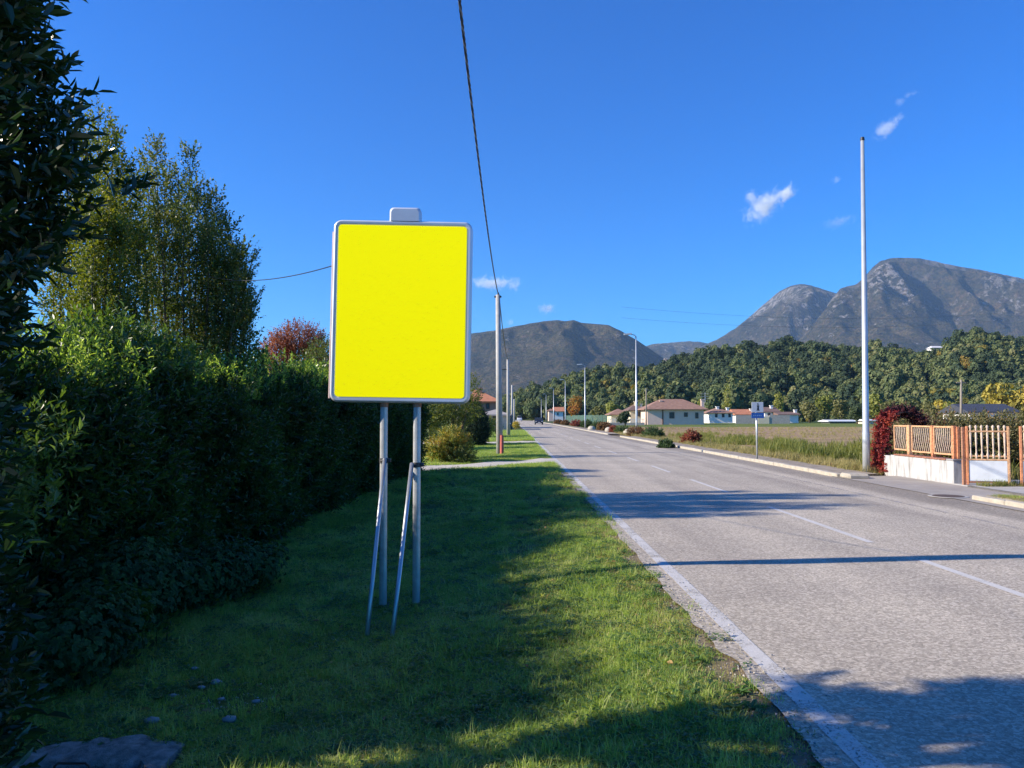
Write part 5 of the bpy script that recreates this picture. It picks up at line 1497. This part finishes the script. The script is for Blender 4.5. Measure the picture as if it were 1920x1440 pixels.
house('house', 'white bungalow with a grey-brown hipped roof right of the pink house', 1331, 1374, 791, 774, 764, 215, 9, M_WHITEW, M_TILE, [(1341, 1345, 776, 782), (1354, 1358, 776, 782), (1366, 1370, 776, 782)], chimneys=[(1345, 762, .7), (1364, 764, .7)])
house('house', 'small house with a bright orange tiled roof behind the grey wall', 1381, 1408, 790, 777, 767, 225, 8, M_WHITEW, M_TILE2, hip=False, chimneys=[(1408, 766, .7)])
house('house', 'white house with brown roof and chimney right of the pictogram sign', 1434, 1460, 790, 772, 763, 222, 9, M_WHITEW, M_DTILE, [(1440, 1444, 775, 780)], hip=False, chimneys=[(1446, 760, .7)])
house('house', 'low brown-roofed wing at the right end of the white house', 1462, 1497, 790, 777, 772, 218, 8, M_WHITEW, M_DTILE, hip=False, chimneys=[(1491, 768, .7)])
a, b = at(1380, 800, 196), at(1481, 778.5, 196)
w_ = thing('boundary_wall', 'long grey block wall in front of the white houses, with a cream section', 'wall', (a.x, 196, 0))
c0, c1 = at(1421, 790, 196).x, at(1442, 790, 196).x
MB().box((a.x, 196, -.2), (c0 - .05, 196.3, b.z)).build('wall_section', M_GREYW, w_)
MB().box((c0, 195.9, -.2), (c1, 196.25, b.z - .35)).build('wall_section', M_CREAMW, w_)
MB().box((c1 + .05, 196, -.2), (b.x, 196.3, b.z)).build('wall_section', M_GREYW, w_)
MB().box((b.x - .3, 196.31, -.2), (b.x, 204, b.z)).build('wall_section', M_GREYW, w_)
house('greenhouse', 'long low white-roofed shed at the far edge of the field', 1556, 1604, 795, 789.5, 787, 205, 6, simple('shed_dark_side', (.10, .11, .10), .8), simple('white_sheet_roof', (.68, .70, .70), .5), hip=False, cat='shed')
house('shed', 'small pinkish-white hut behind the tall bare pole', 1626, 1638, 796, 788, 786, 190, 5, M_PINK, simple('white_sheet_roof2', (.66, .66, .66), .5), hip=False, cat='shed')
house('house', 'white house with a dark slate roof behind the garden thicket', 1818, 1906, 785, 772, 756.5, 130, 8, M_WHITEW, M_SLATE, [(1846, 1850, 774, 778)], hip=False)
a = at(1858, 757, 130)
house('house', 'house with a bright orange roof behind the left roadside trees', 884, 932, 775, 752, 729, 112, 9, simple('reddish_render', (.36, .20, .15), .9), M_TILE2, [(897, 902, 757, 766), (912, 917, 757, 766)], hip=True, chimneys=[(900, 727, .6)], ridge=(889, 897))
house('shed', 'low grey stone-roofed building beside the two concrete poles', 905, 950, 796, 777, 767, 98, 7, M_GREYW, simple('grey_stone_roof', (.33, .30, .27), .9, var=.2, scale=1.2), [(925, 930, 781, 788)], hip=True, cat='shed')
house('house', 'small pink house down the road behind the green mesh fence', 1029, 1038, 790, 770, 766, 330, 8, M_PINK, M_TILE)
house('house', 'small white gabled house beside the autumn orange tree', 1040, 1056, 786, 771, 763, 330, 8, M_WHITEW, M_TILE2, [(1045, 1047, 774, 778)], hip=False)
# houses up on the wooded hill
def hillhouse(label, x0, x1, yb, ye, yr, wm, rm, Y=700):
    A, B = at(x0, yb, Y), at(x1, yb, Y); ze, zr = at(x0, ye, Y).z, at(x0, yr, Y).z
    t = thing('hill_house', label, 'house', ((A.x + B.x)/2, Y, A.z))
    MB().box((A.x, Y, A.z - 6), (B.x, Y + 9, ze)).build('wall', wm, t)
    MB().add([(A.x - .8, Y - .8, ze), (B.x + .8, Y - .8, ze), (B.x + .8, Y + 9.8, ze), (A.x - .8, Y + 9.8, ze), (A.x + 1.5, Y + 4.5, zr), (B.x - 1.5, Y + 4.5, zr)], [(0, 1, 5, 4), (2, 3, 4, 5), (1, 2, 5), (3, 0, 4), (3, 2, 1, 0)]).build('roof', rm, t)
    for k in range(2):
        x = A.x + (B.x - A.x) * (.3 + .4 * k)
        MB().box((x - .6, Y - .12, (A.z + ze)/2 - .6), (x + .6, Y - .01, (A.z + ze)/2 + .9)).build('window', M_PANE, t)
hillhouse('white house on the crest of the wooded hill, above the gate', 1748, 1771, 662, 652, 648, M_WHITEW, simple('pale_roof', (.6, .6, .6), .7), 690)
hillhouse('long orange-roofed house on the hill crest right of the tall pole', 1644, 1682, 665, 661, 656, M_TILE2, M_TILE2, 690)
hillhouse('cream house among the trees at the top of the hill, left of the tall pole', 1466, 1482, 655, 649, 645, M_CREAMW, M_TILE2, 690)
hillhouse('small chapel on the highest wooded knoll at the right', 1824, 1836, 634, 625, 619, M_CREAMW, M_DTILE, 700)
hillhouse('pale house half hidden beneath the knoll chapel', 1833, 1846, 641, 635, 631, M_CREAMW, M_DTILE, 680)
# bare rock on the slope
m, n, p, o = mat('bare_rock')
pos = objpos(n); a = noise_tex(n, .25, 6, .7, pos)
cc = ramp(n, a.outputs[0], [(.3, (.12, .11, .10)), (.6, (.26, .24, .22))]); n.links.new(cc.outputs[0], p.inputs['Base Color']); p.inputs['Roughness'].default_value = 1; bump(n, p, a.outputs[0], 1, 1)
def rock(px, py, Y, w_, h_, lab):
    c = at(px, py, Y); V = []
    rr = random.Random(int(px))
    xs_ = np.linspace(-1, 1, 12); zs_ = np.linspace(-1, 1, 10)
    g_ = [[(c.x + a * w_ * (1 - .25 * abs(b)) + rr.gauss(0, .25), Y - (1 - a * a) * (1 - b * b) * 3 + rr.gauss(0, .5) + b * 1.5, c.z + b * h_ + rr.gauss(0, .25)) for a in xs_] for b in zs_]
    o = link('rock_face', grid_mesh('rock_face', np.array(g_) - np.array([c.x, Y, c.z]), m, False), loc=tuple(c)); tag(o, lab, 'rock')
rock(1385, 703, 548, 11, 8, 'grey rock face showing through the middle of the wooded hillside')
rock(1393, 714, 545, 4, 5, 'pale rock patch just below the grey rock face')
rock(1247, 688, 640, 2.5, 7, 'cream rock stack at the left shoulder of the wooded hill')
rock(1009, 745, 640, 3, 8, 'light rock streak low on the left end of the wooded hill')

# ---- trees at the foot of the hill and around the houses
def mid_tree(label, px, pyb, pyt, wpx, Y, m, seed, nn=900, group=None):
    a, b = at(px, pyb, Y), at(px, pyt, Y); z0 = 0.0; H = b.z; W = wpx * Y / 1443 / 2
    t = thing('tree', label, 'tree', (a.x, Y, z0), group)
    r_ = random.Random(seed); bl = []
    for i in range(9):
        an = r_.uniform(0, 6.28); rr = r_.uniform(.2, .62) * W; zz = H * r_.uniform(.35, .82); q = W * r_.uniform(.34, .55)
        bl.append((a.x + math.cos(an) * rr, Y + math.sin(an) * rr, zz, q, q, min(q, H * .25)))
    bl.append((a.x, Y, H * .55, W * .6, W * .6, H * .42))
    me = card_cloud('crown', m, np.array(bl) - np.array([a.x, Y, 0, 0, 0, 0]), nn, max(.16, W * .13), seed, fill=.5)
    link('crown', me, t)
    mb = MB().tube([(a.x, Y, -.1), (a.x + .1, Y, H * .35), (a.x, Y, H * .7)], [W * .10, W * .07, W * .03], 7)
    for q in range(4):
        e = bl[q]; mb.tube([(a.x + .05, Y, H * .3), (e[0], e[1], e[2])], [W * .05, W * .015], 5)
    mb.build('trunk', M_BARK, t, smooth=True)
M_ORG = leaf_mat('orange_autumn_crown', [(.12, .13, .03), (.25, .17, .03), (.38, .18, .03), (.40, .12, .03)], .3, .7, (1.4, 1.2, .4), patch=.35)
M_YEL = leaf_mat('golden_autumn_crown', [(.28, .25, .05), (.46, .37, .06), (.58, .44, .07)], .3, .7, (1.4, 1.3, .4), patch=.25)
M_OLV = leaf_mat('olive_crown', [(.09, .10, .035), (.15, .155, .05), (.21, .19, .07)], .25, .7, patch=.2)
M_YGR = leaf_mat('yellow_green_crown', [(.15, .18, .04), (.25, .26, .055), (.34, .31, .07)], .3, .7, patch=.25)
M_DKG = leaf_mat('dark_green_crown', [(.025, .045, .02), (.045, .07, .025), (.07, .09, .03)], .2, .7, patch=.3)
mt = [('round orange and green autumn tree by the second street lamp', 1078, 795, 738, 30, 185, M_ORG),
      ('golden yellow broad tree at the right edge above the slate roof', 1884, 778, 713, 76, 250, M_YEL),
      ('golden tree cut by the right edge of the picture', 1930, 778, 716, 62, 245, M_YEL),
      ('small yellow tree left of the slate-roofed house', 1768, 790, 748, 34, 210, M_YEL),
      ('bright yellow-green bushy tree beside the weathered pole', 1788, 795, 752, 36, 170, M_YGR),
      ('tall yellow-green tree just left of the tall bare pole', 1545, 795, 738, 38, 235, M_YGR),
      ('olive tree behind the far white-roofed shed', 1578, 796, 748, 40, 228, M_OLV),
      ('dark round tree in front of the white-roofed shed', 1607, 797, 758, 34, 185, M_DKG),
      ('yellowish tree right behind the tall bare pole', 1642, 795, 735, 40, 225, M_YGR),
      ('grey-green tree between the tall pole and the creeper', 1668, 796, 752, 40, 215, M_OLV),
      ('olive tree above the red creeper', 1705, 796, 748, 46, 215, M_OLV),
      ('dull green tree above the iron railing', 1742, 796, 752, 44, 212, M_OLV),
      ('olive-brown tree right of the brown-roofed wing', 1518, 796, 752, 40, 232, M_OLV),
      ('yellow-green tree behind the white bungalow', 1462, 780, 733, 26, 275, M_YGR),
      ('small yellow tree behind the chimney of the pink house', 1314, 790, 744, 20, 215, M_YGR),
      ('tall yellow-green conical tree behind the white bungalow', 1365, 775, 716, 22, 290, M_YGR),
      ('olive tree behind the shed left of the cream house', 1150, 795, 752, 36, 230, M_YGR),
      ('bushy olive tree between the orange tree and the shed', 1122, 796, 758, 34, 235, M_OLV),
      ('spreading dark olive tree before the cream house', 1172, 799, 770, 34, 150, M_DKG),
      ('yellowish tree by the pale cliffs down the road', 1020, 790, 745, 26, 420, M_YEL),
      ('dark tree clump low on the left end of the hill', 1028, 775, 718, 34, 520, M_DKG),
      ('orange-tinted tree near the end of the road', 990, 786, 757, 24, 480, M_YEL),
      ('last yellow-brown tree where the road vanishes', 975, 784, 762, 18, 620, M_ORG),
      ('dark green tree between the utility poles, left of the road end', 944, 800, 768, 22, 130, M_DKG),
      ('green hedge-like tree beside the grey stone-roofed building', 958, 794, 774, 16, 160, M_OLV)]
for i, (lab, px_, pb_, pt_, w__, Y, mm) in enumerate(mt): mid_tree(lab, px_, pb_, pt_, w__, Y, mm, 300 + i)
# orchard like scrub along the far edge of the field (one mass)
nn = 420
Y = rng.uniform(250, 330, nn); X = rng.uniform(.10, .95, nn) * Y
idx_ = rng.choice([0, 1, 2, 5, 3, 0], nn)
keepx = ~((X / Y > .17) & (X / Y < .395) & (Y < 250)) 
Y, X, idx_ = Y[keepx], X[keepx], idx_[keepx]; nn = len(X)
ss_ = rng.uniform(.28, .62, nn)
scatter('field_edge_scrub', np.stack([X, Y, np.full(nn, -.6)], 1), np.stack([np.zeros(nn), np.zeros(nn), rng.uniform(0, 6.28, nn)], 1), ss_, crown_set, idx_)
# trees far down both sides of the road
nn = 420
Y = rng.uniform(380, 1500, nn); X = np.where(rng.uniform(size=nn) < .5, -rng.uniform(6, 120, nn), rng.uniform(16, 60, nn)) - 0
scatter('roadside_trees_far_off', np.stack([X, Y, np.full(nn, -1.0)], 1), np.stack([np.zeros(nn), np.zeros(nn), rng.uniform(0, 6.28, nn)], 1), rng.uniform(.6, 1.1, nn), crown_set, rng.choice([0, 1, 5, 5, 3], nn))

# green mesh fence with posts along the right, farther on
M_MESH, n, p, o = mat('green_mesh')
p.inputs['Base Color'].default_value = (.14, .24, .19, 1); p.inputs['Roughness'].default_value = .7
tr = N(n, 'ShaderNodeBsdfTransparent'); ms = N(n, 'ShaderNodeMixShader'); ms.inputs[0].default_value = .68
n.links.new(p.outputs[0], ms.inputs[1]); n.links.new(tr.outputs[0], ms.inputs[2]); n.links.new(ms.outputs[0], o.inputs['Surface'])
fx = [(1062, 797, 200), (1085, 797, 168), (1110, 797, 160), (1138, 797, 158)]
fpts = [at(x, 790, Y) for x, _, Y in fx]
fen = thing('mesh_fence', 'green mesh fence behind the far kerb shrubs near the orange tree', 'fence', (fpts[1].x, fpts[1].y, 0))
for a, b in zip(fpts[:-1], fpts[1:]):
    MB().add([(a.x, a.y, .1), (b.x, b.y, .1), (b.x, b.y, 2.0), (a.x, a.y, 2.0), (a.x, a.y + .03, .1), (b.x, b.y + .03, .1), (b.x, b.y + .03, 2.0), (a.x, a.y + .03, 2.0)], [(0, 1, 2, 3), (7, 6, 5, 4)]).build('mesh_panel', M_MESH, fen)
    for k in range(3):
        q = a.lerp(b, k / 3); MB().tube([(q.x, q.y, -.1), (q.x, q.y, 2.1)], .05, 6).build('post', simple('green_post', (.08, .2, .14), .6) if k == 0 and a is fpts[0] else bpy.data.materials['green_post'], fen)
a, b = at(1140, 796, 160), at(1200, 796, 166)
wf = thing('white_railing', 'low pale railing in front of the shed and the cream house', 'fence', (a.x, a.y, 0))
MB().box((a.x, 160, -.1), (b.x, 160.2, .45)).build('base_wall', M_GREYW, wf)
MB().box((a.x, 160.02, 1.15), (b.x, 160.1, 1.25)).build('top_rail', M_WHITEW, wf)
for k in range(22):
    x = a.x + (b.x - a.x) * (k + .5) / 22
    MB().box((x - .06, 160.03, .45), (x + .06, 160.09, 1.15)).build('picket', M_WHITEW, wf)

# ================================================================== CARS
M_CARD = simple('dark_car_paint', (.02, .022, .028), .25, .2, var=.05)
M_CARW = simple('white_van_paint', (.6, .6, .6), .35, var=.05)
M_CGL = simple('car_glass', (.03, .035, .04), .08, var=.05)
M_TYRE = simple('tyre_rubber', (.015, .015, .015), .8)
M_LIGHT = simple('headlight_lens', (.55, .55, .55), .2)
def car(name, label, cat, x, y, W, L, H, paint_m, van=False):
    t = thing(name, label, cat, (x, y, .004))
    hw = W / 2
    # side outline swept across the width with tumblehome
    if van: prof_ = [(0, .30), (0, .85), (.08, 1.05), (.75, 1.25), (1.25, H), (L - .1, H), (L, H - .2), (L, .30)]
    else: prof_ = [(0, .28), (0, .62), (.12, .78), (1.0, .93), (1.55, H), (3.0, H + .02), (3.75, .98), (L - .05, .92), (L, .65), (L, .30)]
    vv = []; ff = []; k = len(prof_)
    for fx_, sc in ((-1, .97), (-.86, 1), (.86, 1), (1, .97)):
        for (yy_, z_) in prof_:
            tum = 1 - max(0, (z_ - .95)) * .28
            vv.append((x + fx_ * hw * tum, y + (yy_ - L/2) * sc + 0, .0 + (z_ if sc == 1 else .3 + (z_ - .3) * .965)))
    for i in range(3):
        for j in range(k): ff.append((i*k + j, i*k + (j+1) % k, (i+1)*k + (j+1) % k, (i+1)*k + j))
    ff.append(tuple(range(k-1, -1, -1))); ff.append(tuple(3*k + j for j in range(k)))
    MB().add(vv, ff).build('body', paint_m, t, auto=40)
    y0 = y - L/2
    (ya_, za_), (yb2, zb2) = ((.78, 1.27), (1.24, H - .03)) if van else ((1.03, .96), (1.53, H - .03))
    wl = hw * .80
    MB().add([(x - wl, y0 + ya_ - .02, za_), (x + wl, y0 + ya_ - .02, za_), (x + wl * .9, y0 + yb2 - .02, zb2), (x - wl * .9, y0 + yb2 - .02, zb2), (x - wl, y0 + ya_ + .01, za_ - .01), (x + wl, y0 + ya_ + .01, za_ - .01), (x + wl * .9, y0 + yb2 + .01, zb2 - .01), (x - wl * .9, y0 + yb2 + .01, zb2 - .01)], [(0, 1, 2, 3), (0, 4, 5, 1), (2, 6, 7, 3)]).build('windscreen', M_CGL, t)
    for s in (-1, 1):
        MB().add([(x + s * hw * .985, y0 + 1.35, 1.0), (x + s * hw * .985, y0 + 3.2, 1.0), (x + s * hw * .90, y0 + 2.95, H - .08), (x + s * hw * .90, y0 + 1.7, H - .08)], [(0, 1, 2, 3)]).build('side_window', M_CGL, t)
        MB().box((x + s * hw * .72 - .14, y0 - .02, .60), (x + s * hw * .72 + .14, y0 + .06, .74), .02).build('headlight', M_LIGHT, t)
        for yy_ in (y0 + .75, y0 + L - .8):
            q = x + s * (hw - .10)
            wh = MB().tube([(q - .10, yy_, .31), (q + .10, yy_, .31)], .31, 16).build('wheel', M_TYRE, t, auto=40)
            MB().tube([(q - .105, yy_, .31), (q + .105, yy_, .31)], .18, 12).build('rim', M_POLE, wh, auto=40)
    MB().box((x - .26, y0 - .015, .42), (x + .26, y0 + .03, .53)).build('number_plate', M_WHITEW, t)
g_ = gnd(1019, 796)
car('car', 'dark car driving towards us far down the road', 'car', 5.75, g_.y, 1.75, 4.2, 1.45, M_CARD)
car('van', 'white van far away at the left edge of the road end', 'van', 2.9, 300, 2.0, 5.0, 2.2, M_CARW, True)
car('parked_car', 'dark car parked on the left between the utility poles', 'car', -.9, 112, 1.75, 4.2, 1.45, M_CARD)

# ================================================================== CULVERT, STONES
M_OLDC = simple('mossy_old_concrete', (.22, .215, .20), .95, var=.55, scale=16, bumps=1.0)
cg = thing('culvert_headwall', 'broken grey concrete drain slab with a dark opening, in the grass at bottom left', 'drain', (-2.25, 4.5, -.42))
xs_ = np.linspace(-2.80, -1.95, 12); rr = random.Random(5)
vt = []; 
top_z = [-.36 + .03 * math.sin((x + 2.86) / 1.06 * math.pi) + rr.gauss(0, .006) for x in xs_]
yb0 = [4.70 + .07 * math.sin((x + 2.9) * 3) + rr.gauss(0, .02) for x in xs_]; yf0 = [4.36 + rr.gauss(0, .025) for x in xs_]
V = np.array([[(x, yf0[i], -.60) for i, x in enumerate(xs_)], [(x, yf0[i], top_z[i] - .03) for i, x in enumerate(xs_)], [(x, yf0[i] + .03, top_z[i]) for i, x in enumerate(xs_)], [(x, (yf0[i] + yb0[i]) / 2, top_z[i] + .012) for i, x in enumerate(xs_)], [(x, yb0[i] - .03, top_z[i]) for i, x in enumerate(xs_)], [(x, yb0[i], top_z[i] - .05) for i, x in enumerate(xs_)], [(x, yb0[i], -.60) for i, x in enumerate(xs_)]])
sl_ = MB(); r_, c_ = V.shape[:2]
ff = [(i*c_+j, i*c_+j+1, (i+1)*c_+j+1, (i+1)*c_+j) for i in range(r_-1) for j in range(c_-1)]
ff += [tuple(i*c_ for i in range(r_-1, -1, -1)), tuple(i*c_ + c_-1 for i in range(r_))]
sl_.add(V.reshape(-1, 3), ff).build('slab', M_OLDC, cg, auto=50)
MB().box((-2.70, 4.22, -.70), (-2.0, 4.335, -.345), .015).build('lid', simple('dark_blue_plastic', (.012, .014, .03), .5), cg)
MB().tube([(-2.50, 4.29, -.36), (-2.50, 4.29, -.305), (-2.48, 4.29, -.29), (-2.33, 4.29, -.29), (-2.31, 4.29, -.305), (-2.31, 4.29, -.36)], .007, 6).build('handle', M_BLACK, cg, smooth=True)
M_STONE = simple('field_stone', (.27, .27, .27), .9, var=.3, scale=12, bumps=.5)
stones = [(430, 1352, .04, 'largest pale pebble just behind the concrete drain slab'), (405, 1280, .036, 'flat grey stone in the worn grass above the drain slab'), (365, 1252, .026, 'small stone farthest back in the worn grass patch'), (378, 1290, .022, 'little stone left of the flat grey stone'), (285, 1357, .04, 'small stone touching the back of the drain slab'), (480, 1316, .024, 'small stone at the right of the worn patch'), (415, 1312, .02, 'tiny stone in the middle of the worn patch'), (325, 1306, .02, 'tiny stone at the left of the worn patch')]
for x, y, s_, lab in stones:
    g_ = gnd(x, y, -.37); rr = random.Random(x); z0 = float(ground_h(g_.x, g_.y)); vv = []; ff = []
    for i in range(5):
        for j in range(9):
            ph = math.pi * (i + .3) / 4.6; an = 2 * math.pi * j / 9; q = s_ * rr.uniform(.8, 1.15)
            vv.append((g_.x + 1.3 * q * math.sin(ph) * math.cos(an), g_.y + q * math.sin(ph) * math.sin(an), z0 + .03 + .55 * q * math.cos(ph)))
    for i in range(4):
        for j in range(9): ff.append((i*9+j, (i+1)*9+j, (i+1)*9+(j+1) % 9, i*9+(j+1) % 9))
    ff.append(tuple(range(9))); ff.append(tuple(36 + j for j in range(8, -1, -1)))
    tag(MB().add(vv, ff).build('stone', M_STONE, base=(g_.x, g_.y, z0), smooth=True), lab, 'stone', 'stones around the drain slab')
pebp = []
for q in range(3):
    rr = random.Random(q); ps = []
    for i in range(6):
        a = i / 6 * 6.283; ps.append((math.cos(a) * rr.uniform(.7, 1.2), math.sin(a) * rr.uniform(.6, 1.0), 0))
    me = bpy.data.meshes.new('pebble'); me.from_pydata([(x, y, -.3) for x, y, _ in ps] + [(x * .6, y * .6, .45) for x, y, _ in ps], [], [(j, (j+1) % 6, 6 + (j+1) % 6, 6 + j) for j in range(6)] + [tuple(range(6, 12))]); me.materials.append(M_STONE if q else M_GRAVEL); pebp.append(proto('pebble', me))
pebc = proto_collection('pebbles', pebp)
nn = 3200
X = np.concatenate([rng.normal(-2.0, .38, 500), 1.45 + rng.normal(0, .13, nn - 500)]); Y = np.concatenate([rng.normal(5.3, .38, 500), 2.5 + 21 * rng.uniform(0, 1, nn - 500) ** 1.8])
ok = ~((X > -2.95) & (X < -1.7) & (Y < 4.8) & (X < 0)); X, Y = X[ok], Y[ok]; nn = len(X)
scatter('loose_gravel', np.stack([X, Y, np.where(X > 1.42, .004, ground_h(X, Y)) + .002], 1), np.stack([rng.normal(size=nn) * .3, rng.normal(size=nn) * .3, rng.uniform(0, 6.28, nn)], 1), rng.uniform(.0015, .010, nn) , pebc)
# fallen leaves on the verge
M_FALL = leaf_mat('fallen_brown_leaves', [(.16, .09, .04), (.28, .18, .07), (.40, .30, .12)], .15, .7)
flc = proto_collection('fallen_leaf_set', [proto('fl%d' % q, quads_mesh('fl', leaf_v(.06, .03, .3, .3), M_FALL)) for q in range(2)])
nn = 260; X = rng.uniform(-4.2, 1.3, nn); Y = 3 + 18 * rng.uniform(0, 1, nn) ** 1.6
scatter('fallen_leaves', np.stack([X, Y, ground_h(X, Y) + .04], 1), np.stack([rng.normal(size=nn) * .5, rng.normal(size=nn) * .5, rng.uniform(0, 6.28, nn)], 1), rng.uniform(.6, 1.2, nn), flc)

# ================================================================== CLOUDS (small drifting wisps, high above the haze)
def cloud(label, blobs, dens=.0035, seed=0):
    """blobs in picture terms (x, y, half width, half height), 12 km out"""
    Yc = 12000.0
    m = bpy.data.materials.new('cloud_vapour'); m.use_nodes = True
    n = m.node_tree; n.nodes.clear()
    o = n.nodes.new('ShaderNodeOutputMaterial'); v = n.nodes.new('ShaderNodeVolumePrincipled')
    v.inputs['Color'].default_value = (1, 1, 1, 1); v.inputs['Anisotropy'].default_value = .0
    pos = N(n, 'ShaderNodeTexCoord').outputs['Object']
    t = noise_tex(n, .0062, 6, .62, pos); t.inputs['Distortion'].default_value = .8
    total = None
    cen = at(sum(b[0] for b in blobs) / len(blobs), sum(b[1] for b in blobs) / len(blobs), Yc)
    lo = [1e9] * 3; hi = [-1e9] * 3
    for (bx, by, rx_, rz_, ang) in blobs:
        rx_ *= 1.3; rz_ *= 1.3
        c = at(bx, by, Yc); ax = rx_ / 1443 * Yc; az = rz_ / 1443 * Yc; ay = max(ax, az)
        mp = N(n, 'ShaderNodeMapping', vector_type='TEXTURE'); n.links.new(pos, mp.inputs['Vector'])
        mp.inputs['Location'].default_value = (c.x - cen.x, 0, c.z - cen.z); mp.inputs['Scale'].default_value = (ax, ay, az); mp.inputs['Rotation'].default_value = (0, -R(ang), 0)
        ln = N(n, 'ShaderNodeVectorMath', operation='LENGTH'); n.links.new(mp.outputs[0], ln.inputs[0])
        f_ = math_n(n, 'SUBTRACT', 1.0, ln.outputs['Value'])
        total = f_ if total is None else math_n(n, 'MAXIMUM', total, f_)
        e = max(ax, az) * 1.05
        for i, (l_, h_) in enumerate(((c.x - cen.x - e, c.x - cen.x + e), (-ay, ay), (c.z - cen.z - e, c.z - cen.z + e))):
            lo[i] = min(lo[i], l_); hi[i] = max(hi[i], h_)
    s = math_n(n, 'ADD', total, math_n(n, 'MULTIPLY_ADD', t.outputs[0], 2.6, -1.55))
    n.links.new(math_n(n, 'MULTIPLY', maprange(n, s, .05, 1.0), dens), v.inputs['Density'])
    n.links.new(v.outputs[0], o.inputs['Volume'])
    ob = MB().box(tuple(lo), tuple(hi)).build('cloud', m)
    ob.location = cen
    tag(ob, label, 'cloud')
cloud('largest ragged white cloud, left of the tall pole top', [(1432, 386, 40, 26, 35), (1474, 363, 27, 15, 48), (1411, 370, 14, 16, 0), (1450, 376, 30, 14, 35)], .009)
cloud('faint slanting cloud wisp right of the tall pole top', [(1662, 240, 30, 15, 30), (1682, 222, 14, 10, 45)], .005)
cloud('tiny puff of cloud between the big cloud and the tall pole', [(1568, 336, 10, 9, 0)], .005)
cloud('very faint cloud smear below the tiny puff', [(1572, 416, 28, 12, 8)], .0025)
cloud('highest faint cloud fleck at upper right', [(1705, 178, 14, 8, 10), (1688, 190, 10, 8, 20)], .003)
cloud('elongated white cloud beside the nearer utility pole top', [(925, 531, 42, 12, 0), (960, 534, 15, 14, 0)], .010)
cloud('small white cloud above the left mountain', [(1027, 578, 20, 11, -8)], .012)
cloud('faint pinkish cloud fleck on the crest of the left mountain', [(957, 603, 10, 8, 0)], .006)

# ------------------------------------------------------------------ air
m = bpy.data.materials.new('air_haze'); m.use_nodes = True
nn = m.node_tree; nn.nodes.clear()
oo = nn.nodes.new('ShaderNodeOutputMaterial'); pv = nn.nodes.new('ShaderNodeVolumePrincipled')
pv.inputs['Color'].default_value = (.42, .66, 1.0, 1)
pv.inputs['Density'].default_value = 4.6e-5
pv.inputs['Anisotropy'].default_value = 0.1
nn.links.new(pv.outputs[0], oo.inputs['Volume'])
mb = MB().box((-9500, -1000, -22), (9500, 14500, 1500))
tag(mb.build('haze', m), kind='stuff')
